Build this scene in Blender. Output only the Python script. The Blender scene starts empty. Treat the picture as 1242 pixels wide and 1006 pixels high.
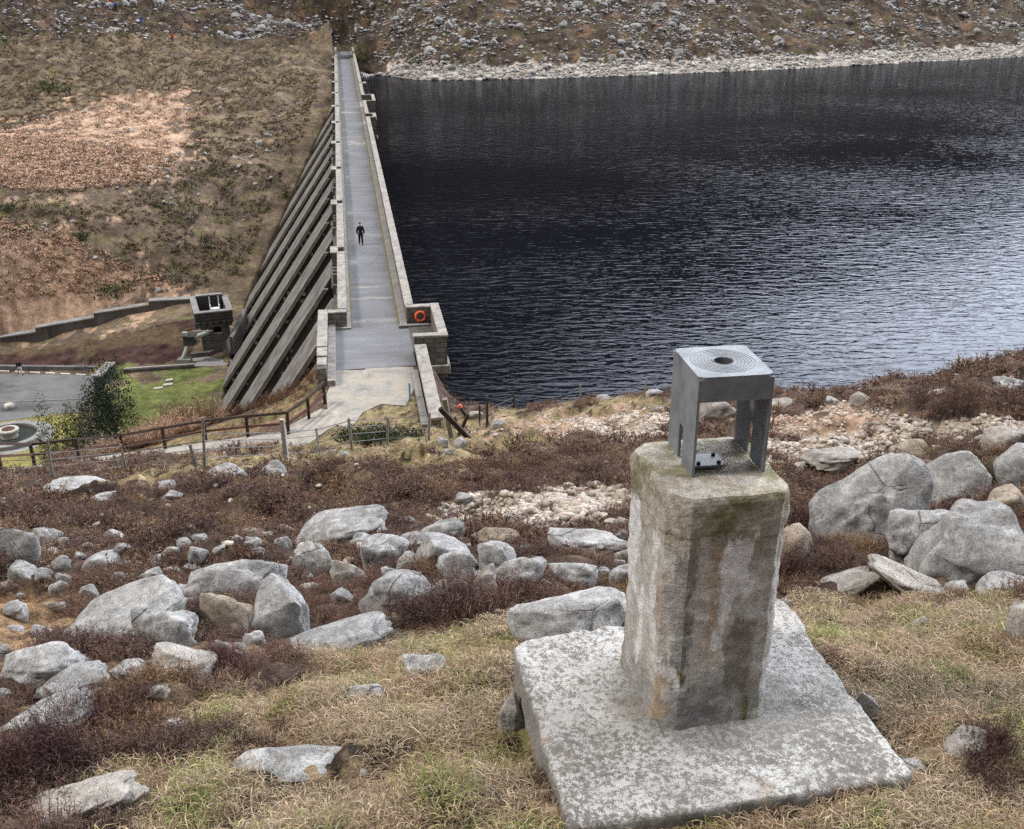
import bpy, bmesh, math, random
import numpy as np
from mathutils import Vector, Matrix
R = math.radians
SC = bpy.context.scene
COL = SC.collection
rng = np.random.default_rng(7)
random.seed(7)

# ------------------------------------------------------------------ camera, sky, sun, exposure
FPX = 1266.0                                   # focal length in pixels of the 1242 x 1006 photograph
PITCH = math.atan(553 / 1266.0)
SP, CP = math.sin(PITCH), math.cos(PITCH)
EYE = 21.2                                     # eye height above the roadway on the dam
cam = bpy.data.cameras.new('camera'); camo = bpy.data.objects.new('camera', cam); COL.objects.link(camo)
camo.location = (0, 0, EYE); camo.rotation_euler = (R(90) - PITCH, 0, 0)
cam.sensor_width = 36; cam.lens = 36 * FPX / 1242; cam.clip_start = .05; cam.clip_end = 4000
SC.camera = camo

SUN_EL, SUN_AZ = R(50), R(-100)                 # azimuth measured from +Y towards +X
w = bpy.data.worlds.new('World'); SC.world = w; w.use_nodes = True
nt = w.node_tree; nt.nodes.clear()
out = nt.nodes.new('ShaderNodeOutputWorld'); bg = nt.nodes.new('ShaderNodeBackground')
sky = nt.nodes.new('ShaderNodeTexSky'); sky.sky_type = 'NISHITA'; sky.sun_disc = False
sky.sun_elevation = SUN_EL; sky.sun_rotation = SUN_AZ
tc = nt.nodes.new('ShaderNodeTexCoord')
cn = nt.nodes.new('ShaderNodeTexNoise'); cn.inputs['Scale'].default_value = 2.6; cn.inputs['Detail'].default_value = 6
nt.links.new(tc.outputs['Generated'], cn.inputs['Vector'])
cr = nt.nodes.new('ShaderNodeValToRGB'); cr.color_ramp.elements[0].position = .28; cr.color_ramp.elements[1].position = .62
cr.color_ramp.elements[0].color = (.7, .7, .7, 1)
nt.links.new(cn.outputs['Fac'], cr.inputs['Fac'])
# cloud brightness: overcast, brightest low over the open end of the valley (to the right)
dp = nt.nodes.new('ShaderNodeVectorMath'); dp.operation = 'DOT_PRODUCT'; dp.inputs[1].default_value = (.68, .61, .40)
nt.links.new(tc.outputs['Generated'], dp.inputs[0])
br = nt.nodes.new('ShaderNodeMapRange'); br.inputs['From Min'].default_value = .62; br.inputs['From Max'].default_value = .93
br.inputs['To Min'].default_value = 0; br.inputs['To Max'].default_value = 1; br.interpolation_type = 'SMOOTHSTEP'
nt.links.new(dp.outputs['Value'], br.inputs['Value'])
cc = nt.nodes.new('ShaderNodeMix'); cc.data_type = 'RGBA'
cc.inputs['A'].default_value = (5.0, 5.05, 5.2, 1); cc.inputs['B'].default_value = (74, 78, 85, 1)
nt.links.new(br.outputs['Result'], cc.inputs['Factor'])
mx = nt.nodes.new('ShaderNodeMix'); mx.data_type = 'RGBA'
nt.links.new(cr.outputs['Color'], mx.inputs['Factor']); nt.links.new(sky.outputs['Color'], mx.inputs['A']); nt.links.new(cc.outputs['Result'], mx.inputs['B'])
nt.links.new(mx.outputs['Result'], bg.inputs['Color']); bg.inputs['Strength'].default_value = .1
nt.links.new(bg.outputs[0], out.inputs['Surface'])

sl = bpy.data.lights.new('sun', 'SUN'); sl.energy = 2.9; sl.angle = R(9); sl.color = (1, .95, .88)
so = bpy.data.objects.new('sun', sl); COL.objects.link(so)
sd = Vector((math.sin(SUN_AZ) * math.cos(SUN_EL), math.cos(SUN_AZ) * math.cos(SUN_EL), math.sin(SUN_EL)))
so.rotation_euler = sd.to_track_quat('Z', 'Y').to_euler()
SC.view_settings.view_transform = 'Standard'; SC.view_settings.look = 'None'
SC.view_settings.exposure = 0.14; SC.view_settings.gamma = 1
SC.render.engine = 'CYCLES'
try:
    SC.cycles.use_denoising = False; SC.cycles.max_bounces = 6; SC.cycles.transparent_max_bounces = 4
    SC.cycles.caustics_reflective = False; SC.cycles.caustics_refractive = False
except Exception: pass

# ------------------------------------------------------------------ surveying helpers: sight lines of the photograph -> places on the ground
def ray(x, y):
    u = (x - 621) / FPX; v = (y - 503) / FPX
    return np.array([u, CP - v * SP, -SP - v * CP])
def atz(x, y, z):
    d = ray(x, y); t = (z - EYE) / d[2]; return d * t + np.array([0, 0, EYE])
def atD(x, y, D):
    d = ray(x, y); t = D / d[1]; return d * t + np.array([0, 0, EYE])
def proj(X, Y, Z):
    d = Y * CP - (Z - EYE) * SP; dd = np.where(d > .2, d, .2)
    return 621 + FPX * X / dd, 503 - FPX * (Y * SP + (Z - EYE) * CP) / dd, d
YAW = math.atan(217 / 1266.0 * CP)
AX = np.array([-math.sin(YAW), math.cos(YAW)]); NX = np.array([-AX[1], AX[0]])   # along the dam, and to its left (downstream)
P0 = np.array([-8.44, 62.3])
def to_sn(X, Y): return (X - P0[0]) * AX[0] + (Y - P0[1]) * AX[1], (X - P0[0]) * NX[0] + (Y - P0[1]) * NX[1]
def from_sn(s, n, z=0.): q = P0 + AX * s + NX * n; return np.array([q[0], q[1], z])

def smooth(a, b, x): t = np.clip((x - a) / (b - a), 0, 1); return t * t * (3 - 2 * t)
class WaveNoise:                                # cheap smooth noise: sums of random sine waves
    def __init__(s, seed, dim=2, octs=4, waves=9, lac=2.03, gain=.5):
        g = np.random.default_rng(seed); s.K = []; s.P = []; s.A = []
        f = 1.; a = 1.
        for o in range(octs):
            k = g.normal(size=(waves, dim)); k /= np.linalg.norm(k, axis=1)[:, None]
            s.K.append(k * f * g.uniform(.6, 1.5, (waves, 1)) * 2 * math.pi); s.P.append(g.uniform(0, 6.28, waves)); s.A.append(np.full(waves, a * math.sqrt(2. / waves)))
            f *= lac; a *= gain
        s.K = np.concatenate(s.K); s.P = np.concatenate(s.P); s.A = np.concatenate(s.A)
        s.A /= math.sqrt((s.A ** 2).sum() / 2)
    def __call__(s, p):
        p = np.asarray(p); r = np.zeros(p.shape[0])
        for k, ph, a in zip(s.K, s.P, s.A): r += a * np.sin(p @ k + ph)
        return r
N_A, N_B, N_C, N_D = WaveNoise(1), WaveNoise(2), WaveNoise(3, octs=5), WaveNoise(4)
N3 = WaveNoise(9, dim=3, octs=4, waves=8); N3b = WaveNoise(10, dim=3, octs=2, waves=9)
def in_poly(px, py, poly):
    r = np.zeros(px.shape, bool); n = len(poly)
    for i in range(n):
        x1, y1 = poly[i]; x2, y2 = poly[(i + 1) % n]
        if y1 == y2: continue
        c = ((y1 > py) != (y2 > py)) & (px < (x2 - x1) * (py - y1) / (y2 - y1) + x1); r ^= c
    return r

# ------------------------------------------------------------------ terrain
WATER_Z = -2.5
def near_hill(x, y):
    z = 19.4 - .404 * y - .10 * np.maximum(-x, 0) * np.minimum(1, np.maximum(y, 0) / 12) + .0137 * np.maximum(x, 0) ** 2 * np.minimum(1, 40 / np.maximum(np.abs(x), 1))
    return z
ctrl = []
def C(p): ctrl.append(tuple(p))
for y in (-30, -15, -6, 0, 6, 12, 18, 24, 30, 36, 41):
    for u in (-1.6, -1., -.62, -.35, -.12, .1, .28, .42, .56, .9, 1.4):
        x = u * max(y, 12)
        yb = 44 if x < 6 else (39 if x < 11.5 else 29)
        if y <= yb: C((x, y, float(near_hill(np.float64(x), np.float64(y)))))
# the right-hand bank falls away to the water behind its crest
for x, y, z in ((13.5, 34, 7.1), (15, 40, 3.2), (18, 38, 5.6), (22, 42, 2.2), (18, 46, -.6), (24, 48, -2.), (30, 50, -2.6), (12, 50, -.8), (13, 54, -3.2), (20, 53, -4.), (40, 54, -2.6), (60, 58, -2.6),
                (35, 60, -6), (60, 70, -6.5), (9, 47.5, .8), (9.5, 52.5, -2.6), (4, 49.5, .2), (5, 54, -2.6), (1, 50, -.2), (1.2, 53.5, -2.6), (-1.5, 50.5, -.3), (-2, 53.2, -2.6), (3, 60, -5.), (-3, 60, -6), (15, 62, -7), (90, 70, -4)): C((x, y, z))
for q in ((640, 497, 50), (700, 487, 49), (760, 482, 47), (810, 478, 46), (900, 474, 41)): C(atD(*q))
# bench of the path and apron at the end of the dam
for s in (-18, -12, -7, 0): 
    for n in (-2.2, 2.6): C(from_sn(s, n, -.1))
PATH = [atz(442, 470, 0), atz(412, 502, -.1), atz(352, 534, -.5), atz(298, 543, -.8), atz(248, 550, -1.1), atz(152, 563, -1.7), atz(0, 584, -2.4), atz(-200, 608, -3.6), atz(-420, 636, -5.)]
for p in PATH[1:]: C(p)
# shoulder below the path, then down to the floor
for q in ((375, 484, 60), (352, 476, 63), (318, 492, 62), (262, 512, 61), (200, 536, 60), (120, 562, 57), (40, 580, 55), (-80, 590, 54), (-250, 600, 54)): C(atD(*q))
FLOOR, LAWN = -20.5, -18.
for x, y, z in ((-14, 70, -9), (-15, 76, -13.5), (-22, 71, -14), (-30, 70, -16), (-24, 78, -17.6), (-36, 72, -19.5), (-48, 70, -20), (-60, 66, -19), (-80, 62, -20), (-17, 82, -16)): C((x, y, z))
for q in ((200, 470, LAWN), (262, 480, LAWN), (230, 450, LAWN), (268, 440, LAWN), (165, 455, LAWN), (160, 490, LAWN),
          (100, 455, FLOOR), (0, 450, FLOOR), (60, 500, FLOOR), (0, 545, FLOOR), (30, 530, FLOOR), (-80, 470, FLOOR), (-100, 540, FLOOR),
          (0, 432, -20), (51, 420, -19.3), (118, 408, -18.4), (186, 393, -17.6), (243, 386, -17.), (270, 400, -17.2)): C(atz(*q))
for q in ((245, 362, 121), (186, 368, 121), (118, 386, 119.5), (51, 401, 118.5), (0, 411, 116.5)): C(atD(q[0], q[1] + 4, q[2]))
for q in ((200, 300, 128), (100, 300, 125), (0, 300, 122), (200, 200, 146), (100, 200, 141), (0, 200, 136), (300, 200, 152), (0, 152, 166), (60, 128, 180), (100, 112, 188), (200, 100, 196), (300, 86, 214), (330, 120, 178), (390, 100, 199), (396, 76, 236),
          (0, 110, 195), (100, 78, 214), (200, 52, 236), (300, 52, 256), (0, 50, 226), (0, 0, 252), (200, 0, 264), (340, 0, 286), (370, 40, 272), (-200, 150, 150), (-200, 50, 215), (-200, 300, 110)): C(atD(*q))
# foot of the downstream face
FOOT = ((18, -12.5), (31, -17.3), (45, -17.9), (58, -17.9), (66, -16.6), (75, -14.), (83, -11.6), (92, -8.8), (101, -6), (110, -3.2), (119, -1.2), (150, -.6), (180, -.4), (208, -.2))
FOOT_S, FOOT_Z = [q[0] for q in FOOT], [q[1] for q in FOOT]
for s, z in FOOT:
    C(from_sn(s, 3.2 - .655 * z + .3, z))
for s in (216, 222): C(from_sn(s, 0, .15 if s < 218 else 1.6))
C(from_sn(216, -3.5, -.3)); C(from_sn(205, -4, -2.)); C(from_sn(190, -4.5, -3.4)); C(from_sn(175, -5, -6))
# far shore of the reservoir and the mountain that closes the valley
SHORE = [(-33, 231), (-18, 233), (0, 235), (20, 240), (41, 248), (70, 260), (100, 275), (136, 292), (180, 312), (240, 335), (320, 360)]
for (x, y), s in zip(SHORE, range(20)):
    C((x, y, WATER_Z)); C((x + 2, y - 14, -7)); C((x - 1.5, y + 6, .6)); C((x - 6, y + 28, 11.5)); C((x - 12, y + 60, 27))
for x, y, z in ((0, 80, -9), (50, 110, -9), (30, 160, -9), (100, 200, -9), (0, 190, -9), (150, 150, -9), (220, 240, -9), (120, 100, -8), (-10, 100, -9), (-18, 140, -9), (220, 120, -6), (300, 200, -6),
                (-40, 340, 62), (-100, 330, 50), (-200, 330, 55), (30, 350, 66), (90, 370, 60), (150, 390, 50), (220, 405, 55), (300, 420, 50), (420, 430, 38),
                (-60, 450, 150), (40, 460, 165), (120, 470, 130), (200, 480, 115), (300, 500, 90), (450, 500, 60), (-220, 440, 130), (0, 640, 260), (-250, 640, 230), (250, 640, 110), (450, 640, 60), (560, 300, 30), (500, 150, 10), (500, 0, 20),
                (-130, 90, -24), (-150, 150, -8), (-150, 200, 12), (-200, 60, -26), (-120, 40, -16), (-300, 200, 10), (-300, 40, -20), (150, 20, 30), (200, -60, 60), (-100, -80, 40), (0, -80, 52), (100, -80, 60)): C((x, y, z))
ctrl = np.array(ctrl)
def _solve(c):
    n = len(c); d = np.sqrt(((c[:, None, :2] - c[None, :, :2]) ** 2).sum(2) + .3 ** 2)
    Mx = np.zeros((n + 3, n + 3)); Mx[:n, :n] = d - np.eye(n) * .02; Mx[:n, n] = 1; Mx[:n, n + 1:] = c[:, :2]; Mx[n:, :n] = Mx[:n, n:].T
    b = np.zeros(n + 3); b[:n] = c[:, 2]; return np.linalg.solve(Mx, b)
COEF = _solve(ctrl)
def tps(X, Y):
    o = np.empty(X.shape)
    for i in range(0, len(X), 20000):
        x = X[i:i + 20000]; y = Y[i:i + 20000]
        d = np.sqrt((x[:, None] - ctrl[None, :, 0]) ** 2 + (y[:, None] - ctrl[None, :, 1]) ** 2 + .09)
        o[i:i + 20000] = d @ COEF[:-3] + COEF[-3] + COEF[-2] * x + COEF[-1] * y
    return o
def seg_dist(X, Y, pts):
    """distance to a polyline, and the polyline's height at the nearest point"""
    best = np.full(X.shape, 1e9); zz = np.zeros(X.shape)
    for a, b in zip(pts[:-1], pts[1:]):
        d = b[:2] - a[:2]; L2 = d @ d
        t = np.clip(((X - a[0]) * d[0] + (Y - a[1]) * d[1]) / L2, 0, 1)
        q = np.hypot(X - a[0] - t * d[0], Y - a[1] - t * d[1]); m = q < best
        best[m] = q[m]; zz[m] = (a[2] + t * (b[2] - a[2]))[m]
    return best, zz
def world_poly(px, z): return [tuple(atz(x, y, z)[:2]) for x, y in px]
COURT = world_poly([(-260, 452), (136, 455.5), (120, 478), (104, 500), (66, 503), (0, 512), (-120, 520), (-260, 530)], FLOOR)
LAWNP = world_poly([(137, 452), (232, 447), (276, 441), (282, 470), (262, 508), (160, 505), (118, 492), (120, 475)], LAWN)
PLAZA = world_poly([(-260, 528), (0, 510), (104, 500), (96, 540), (40, 575), (-260, 600)], FLOOR)
FOUNT = atz(12, 531, FLOOR)
SLAB_Z = 17.9
SLAB = [atz(622, 782, SLAB_Z), atz(690, 1006, SLAB_Z), atz(1112, 942, SLAB_Z), atz(945, 722, SLAB_Z)]
def height(X, Y, fine=True):
    X = np.asarray(X, float); Y = np.asarray(Y, float); h = tps(X, Y); r = np.hypot(X, Y)
    h += -.30 * np.exp(-((Y - 3.2) / 1.5) ** 2) * np.exp(-(X / 7) ** 2) + .2 * np.exp(-((X - 1.2) ** 2 + (Y - 5.2) ** 2)) - .13 * np.exp(-(((X - 1.5) / .8) ** 2 + ((Y - 3.0) / .5) ** 2)) + .14 * np.exp(-(((X + .1) / .9) ** 2 + ((Y - 3.9) / 1.1) ** 2))
    if fine:
        P = np.stack([X, Y], 1)
        near = 1 - smooth(40, 52, Y)
        amp = .05 + .13 * smooth(4, 14, r) 
        h += near * amp * N_A(P / 3.1) + near * .035 * N_B(P / .7) * smooth(0, 3, r)
        far = smooth(112, 135, Y)
        h += far * (.45 * N_C(P / 14.) + .28 * N_D(P / 4.)) * smooth(WATER_Z - .5, WATER_Z + 3, h)
    q, zz = seg_dist(X, Y, PATH); k = 1 - smooth(1.1, 2.6, q); h = h * (1 - k) + zz * k
    k2 = (1 - smooth(1.0, 8.5, q)) * (Y < 52) * (h > zz - .1) * .88; h = h * (1 - k2) + (zz + .03) * k2
    s, n = to_sn(X, Y)
    k = (1 - smooth(0, 2., np.maximum(-7 - s - 12, s + 7) )) * (1 - smooth(0, 1.2, np.maximum(-2.4 - n, n - 2.6))); h = h * (1 - k) - .04 * k
    for pl, z in ((COURT, FLOOR), (PLAZA, FLOOR), (LAWNP, LAWN)):
        m = in_poly(X, Y, pl); h[m] = z
    # nothing pokes through the dam
    m = (s > -6.9) & (s < 216) & (n > -2.9) & (n < 2.75); h[m] = np.minimum(h[m], -.9)
    nf = 2.27 - .70 * np.interp(s, FOOT_S, FOOT_Z)
    m = (s > 2) & (s < 113) & (n >= 2.7) & (n < nf); h[m] = np.minimum(h[m], -(n[m] - .1) / .70 - .3)
    return h
def ground_hit(px, py, lift=0., t0=2., t1=420., step=1.012):
    d = ray(px, py); t = t0
    ts = [t0]
    while ts[-1] < t1: ts.append(ts[-1] * step)
    ts = np.array(ts); X, Y, Z = d[0] * ts, d[1] * ts, EYE + d[2] * ts
    g = Z - height(X, Y) - lift
    i = np.argmax(g < 0)
    if g[i] >= 0: f = ts[np.argmin(g)]                 # skims over a crest: take the nearest approach
    elif i == 0: f = ts[0]
    else:
        a = g[i - 1]; b = g[i]; f = ts[i - 1] + (ts[i] - ts[i - 1]) * a / (a - b + 1e-9)
    return np.array([d[0] * f, d[1] * f, EYE + d[2] * f])
def gz(x, y): return float(height(np.array([x]), np.array([y]))[0])

# ------------------------------------------------------------------ materials
class NB:
    def __init__(s, name):
        s.m = bpy.data.materials.new(name); s.m.use_nodes = True; s.t = s.m.node_tree; s.t.nodes.clear()
        s.o = s.t.nodes.new('ShaderNodeOutputMaterial'); s.p = s.t.nodes.new('ShaderNodeBsdfPrincipled'); s.t.links.new(s.p.outputs[0], s.o.inputs['Surface'])
        s._c = None
    def put(s, sock, v):
        if hasattr(v, 'is_output'): s.t.links.new(v, sock)
        elif isinstance(v, (tuple, list)) and len(v) == 3 and sock.type == 'RGBA': sock.default_value = (*v, 1)
        else: sock.default_value = v
    def co(s, kind='Object'):
        n = s.t.nodes.new('ShaderNodeTexCoord'); return n.outputs[kind]
    def pos(s): return s.t.nodes.new('ShaderNodeNewGeometry').outputs['Position']
    def normal(s): return s.t.nodes.new('ShaderNodeNewGeometry').outputs['Normal']
    def map(s, v, scale=(1, 1, 1), rot=(0, 0, 0), loc=(0, 0, 0)):
        n = s.t.nodes.new('ShaderNodeMapping'); s.put(n.inputs['Vector'], v); n.inputs['Scale'].default_value = scale; n.inputs['Rotation'].default_value = rot; n.inputs['Location'].default_value = loc; return n.outputs[0]
    def noise(s, v, scale, detail=4, rough=.55, dist=0.):
        n = s.t.nodes.new('ShaderNodeTexNoise'); s.put(n.inputs['Vector'], v); n.inputs['Scale'].default_value = scale; n.inputs['Detail'].default_value = detail; n.inputs['Roughness'].default_value = rough; n.inputs['Distortion'].default_value = dist; return n.outputs['Fac']
    def voro(s, v, scale, feature='F1', outp='Distance', rnd=1.):
        n = s.t.nodes.new('ShaderNodeTexVoronoi'); n.feature = feature; s.put(n.inputs['Vector'], v); n.inputs['Scale'].default_value = scale; n.inputs['Randomness'].default_value = rnd; return n.outputs[outp]
    def ramp(s, f, stops, interp='LINEAR'):
        n = s.t.nodes.new('ShaderNodeValToRGB'); s.put(n.inputs['Fac'], f); e = n.color_ramp; e.interpolation = interp
        while len(e.elements) < len(stops): e.elements.new(.5)
        for k, (p, c) in zip(e.elements, stops): k.position = p; k.color = (c, c, c, 1) if not isinstance(c, (tuple, list)) else (*c, 1)
        return n.outputs['Color']
    def mix(s, f, a, b, mode='MIX'):
        n = s.t.nodes.new('ShaderNodeMix'); n.data_type = 'RGBA'; n.blend_type = mode; s.put(n.inputs['Factor'], f); s.put(n.inputs['A'], a); s.put(n.inputs['B'], b); return n.outputs['Result']
    def math(s, op, a, b=0., c=None):
        n = s.t.nodes.new('ShaderNodeMath'); n.operation = op; s.put(n.inputs[0], a); s.put(n.inputs[1], b)
        if c is not None: s.put(n.inputs[2], c)
        return n.outputs[0]
    def sep(s, v):
        n = s.t.nodes.new('ShaderNodeSeparateXYZ'); s.put(n.inputs[0], v); return n.outputs
    def comb(s, x, y, z):
        n = s.t.nodes.new('ShaderNodeCombineXYZ'); s.put(n.inputs[0], x); s.put(n.inputs[1], y); s.put(n.inputs[2], z); return n.outputs[0]
    def attr(s, name='Col'):
        n = s.t.nodes.new('ShaderNodeAttribute'); n.attribute_name = name; return n.outputs['Color']
    def rand(s): return s.t.nodes.new('ShaderNodeObjectInfo').outputs['Random']
    def brick(s, v, c1, c2, mortar, scale, w=.5, h=.25, ms=.02):
        n = s.t.nodes.new('ShaderNodeTexBrick'); s.put(n.inputs['Vector'], v); s.put(n.inputs['Color1'], c1); s.put(n.inputs['Color2'], c2); s.put(n.inputs['Mortar'], mortar); n.inputs['Scale'].default_value = scale
        n.inputs['Brick Width'].default_value = w; n.inputs['Row Height'].default_value = h; n.inputs['Mortar Size'].default_value = ms; n.inputs['Mortar Smooth'].default_value = .2; return n.outputs
    def bump(s, h, strength=.5, dist=.02, nrm=None):
        n = s.t.nodes.new('ShaderNodeBump'); n.inputs['Strength'].default_value = strength; n.inputs['Distance'].default_value = dist; s.put(n.inputs['Height'], h)
        if nrm is not None: s.t.links.new(nrm, n.inputs['Normal'])
        s.t.links.new(n.outputs[0], s.p.inputs['Normal']); return n.outputs[0]
    def done(s, col, rough=.85, spec=.3, metal=0.):
        s.put(s.p.inputs['Base Color'], col); s.put(s.p.inputs['Roughness'], rough); s.p.inputs['Specular IOR Level'].default_value = spec; s.p.inputs['Metallic'].default_value = metal; return s.m
MT = {}
def plain(name, col, var=.25, scale=8., rough=.8, spec=.3, metal=0., bump=.2, bd=.01):
    b = NB(name); c = b.co(); n = b.noise(c, scale, 5, .6); k = b.ramp(n, [(.3, 1 - var), (.7, 1 + var)])
    b.bump(b.noise(c, scale * 5, 3), bump, bd); MT[name] = b.done(b.mix(1., col, k, 'MULTIPLY'), rough, spec, metal); return MT[name]

b = NB('ground'); p = b.pos(); a = b.attr()
n1 = b.noise(p, 1.3, 6, .65); n2 = b.noise(p, 9., 5, .7); n3 = b.noise(p, .16, 4, .6); n4 = b.noise(p, 55., 3, .7)
k = b.mix(1., b.ramp(n1, [(.3, .55), (.5, 1.), (.72, 1.5)]), b.ramp(n2, [(.28, .55), (.5, 1.), (.72, 1.5)]), 'MULTIPLY')
k = b.mix(1., k, b.ramp(n4, [(.3, .65), (.7, 1.35)]), 'MULTIPLY')
k = b.mix(1., k, b.ramp(n3, [(.3, .85), (.7, 1.15)]), 'MULTIPLY')
b.bump(b.math('ADD', b.math('MULTIPLY', n2, .6), b.math('MULTIPLY', n4, .12)), .9, .12)
MT['ground'] = b.done(b.mix(1., a, k, 'MULTIPLY'), .95, .1)

def stone(name, c1, c2, c3, lich, seed=0., sc=1.):
    b = NB(name); o = b.t.nodes.new('ShaderNodeObjectInfo'); c = b.co(); c = b.map(c, loc=(seed, seed * 2, 0))
    vm = b.t.nodes.new('ShaderNodeVectorMath'); vm.operation = 'ADD'; b.put(vm.inputs[0], c); b.t.links.new(b.comb(b.math('MULTIPLY', o.outputs['Random'], 37.), b.math('MULTIPLY', o.outputs['Random'], 91.), 0.), vm.inputs[1]); c = vm.outputs[0]
    big = b.noise(c, 2.6 * sc, 6, .62, .4); mid = b.noise(c, 14 * sc, 6, .7); fine = b.noise(c, 95 * sc, 3, .7)
    col = b.ramp(big, [(.28, c1), (.5, c2), (.74, c3)])
    col = b.mix(1., col, b.ramp(mid, [(.3, .58), (.5, 1.), (.7, 1.3)]), 'MULTIPLY')
    col = b.mix(1., col, b.ramp(fine, [(.34, .55), (.5, 1.), (.68, 1.4)]), 'MULTIPLY')
    lp = b.ramp(b.noise(c, 6.5 * sc, 7, .72, .6), [(.52, 0.), (.6, 1.)])
    col = b.mix(b.math('MULTIPLY', lp, .55), col, lich)
    dk = b.ramp(b.noise(b.map(c, loc=(5, 3, 1)), 9. * sc, 8, .75), [(.27, 1.), (.36, 0.)])
    col = b.mix(b.math('MULTIPLY', dk, .7), col, (.09, .085, .08))
    col = b.mix(1., col, b.ramp(o.outputs['Random'], [(0., .86), (1., 1.12)]), 'MULTIPLY')
    ck = b.math('MULTIPLY', b.ramp(b.voro(b.map(c, scale=(1, 1, 1.8)), 1.3 * sc, 'DISTANCE_TO_EDGE'), [(.0, 1.), (.012, 0.)]), b.ramp(b.noise(b.map(c, loc=(2, 8, 5)), 1.6, 4, .6), [(.5, 0.), (.62, 1.)]))
    col = b.mix(b.math('MULTIPLY', ck, .75), col, (.06, .055, .05))
    st_ = b.ramp(b.noise(b.map(c, loc=(8, 1, 4), scale=(1, 1, .5)), 3.2 * sc, 7, .7, .8), [(.54, 0.), (.66, 1.)]); col = b.mix(b.math('MULTIPLY', st_, .5), col, (.13, .12, .11))
    b.bump(b.math('SUBTRACT', b.math('ADD', b.math('MULTIPLY', mid, .7), b.math('MULTIPLY', fine, .22)), b.math('MULTIPLY', ck, .6)), .8, .035 / sc)
    MT[name] = b.done(col, .9, .25); return MT[name]
stone('granite', (.17, .166, .162), (.275, .27, .265), (.365, .36, .352), (.50, .495, .48))
stone('granite_tan', (.17, .135, .10), (.27, .215, .165), (.34, .29, .235), (.42, .39, .34), 3.)
stone('granite_warm', (.20, .18, .16), (.29, .265, .24), (.36, .33, .30), (.43, .41, .38), 7.)
b = NB('rubble'); p = b.pos(); n = b.noise(p, 6., 4, .7); MT['rubble'] = b.done(b.mix(1., b.attr(), b.ramp(n, [(.3, .7), (.7, 1.25)]), 'MULTIPLY'), .92, .2)
b = NB('foliage'); MT['foliage'] = b.done(b.attr(), .85, .15)

def concrete(name, base, dark, streak=.5, sc=1.):
    b = NB(name); c = b.co(); s = b.sep(c)
    st = b.noise(b.map(c, scale=(2.2 * sc, 2.2 * sc, .25 * sc)), 1., 5, .65); bl = b.noise(c, .9 * sc, 6, .65); fi = b.noise(c, 22 * sc, 4, .7)
    col = b.mix(b.math('MULTIPLY', b.ramp(st, [(.42, 0.), (.66, 1.)]), streak), base, dark)
    col = b.mix(1., col, b.ramp(bl, [(.28, .7), (.72, 1.25)]), 'MULTIPLY'); col = b.mix(1., col, b.ramp(fi, [(.3, .78), (.7, 1.2)]), 'MULTIPLY')
    b.bump(b.math('ADD', bl, b.math('MULTIPLY', fi, .4)), .5, .03); MT[name] = b.done(col, .9, .2); return MT[name]
concrete('dam_concrete', (.20, .19, .18), (.075, .07, .066), .8, .6)
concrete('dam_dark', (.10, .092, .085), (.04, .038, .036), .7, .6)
concrete('cap_concrete', (.50, .465, .42), (.27, .245, .22), .45, 1.4)
concrete('coping_stone', (.31, .285, .255), (.13, .12, .105), .7, 1.2)
concrete('kerb_concrete', (.27, .26, .25), (.15, .145, .14), .4, 1.)
concrete('wall_concrete', (.15, .145, .14), (.06, .058, .056), .7, .5)
def masonry(name, c1, c2, mortar, sc):
    b = NB(name); c = b.co(); s = b.sep(c); v = b.comb(b.math('ADD', s[0], s[1]), s[2], 0.)
    o = b.brick(v, c1, c2, mortar, sc); n = b.noise(c, 3., 6, .7); f = b.noise(c, 25., 4, .7)
    col = b.mix(1., o['Color'], b.ramp(n, [(.28, .6), (.72, 1.35)]), 'MULTIPLY'); col = b.mix(1., col, b.ramp(f, [(.3, .75), (.7, 1.25)]), 'MULTIPLY')
    b.bump(b.math('SUBTRACT', b.math('MULTIPLY', f, .35), o['Fac']), .7, .03); MT[name] = b.done(col, .92, .2); return MT[name]
masonry('masonry', (.21, .19, .165), (.14, .13, .115), (.09, .085, .08), .8)
masonry('masonry_dark', (.10, .097, .095), (.065, .063, .062), (.035, .034, .033), .7)
b = NB('asphalt'); p = b.co(); s = b.sep(p); n = b.noise(p, .35, 5, .6); f = b.noise(p, 30., 4, .75); st = b.noise(b.map(p, scale=(1.1, .15, 1)), 1., 3, .5)
col = b.ramp(n, [(.3, (.125, .125, .134)), (.7, (.175, .175, .184))]); col = b.mix(1., col, b.ramp(f, [(.3, .8), (.7, 1.2)]), 'MULTIPLY'); col = b.mix(1., col, b.ramp(st, [(.3, .82), (.5, 1.), (.7, 1.14)]), 'MULTIPLY')
# old concrete patches that cross the deck
tn = b.noise(b.map(p, scale=(.9, .5, 1)), 1., 6, .7)
patch = None
for sp, wd, am in ((101., 1.6, .9), (72., 3.4, .8), (77., 1.2, .4), (8.8, .35, .8), (6.1, .5, .7), (1.2, .5, .5), (24., 1., .25), (118., 1., .5)):
    q = b.math('MULTIPLY', b.math('MULTIPLY', b.math('SUBTRACT', 1., b.math('MINIMUM', b.math('DIVIDE', b.math('ABSOLUTE', b.math('SUBTRACT', s[0], sp)), wd), 1.)), b.ramp(tn, [(.44, 0.), (.56, 1.)])), am * .85)
    patch = q if patch is None else b.math('MAXIMUM', patch, q)
col = b.mix(b.math('MINIMUM', patch, .85), col, (.40, .36, .30))
cr_ = b.ramp(b.voro(b.map(p, scale=(1., .22, 1)), .22, 'DISTANCE_TO_EDGE'), [(.0, 1.), (.006, 0.)]); col = b.mix(b.math('MULTIPLY', cr_, .5), col, (.09, .088, .085))
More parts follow.
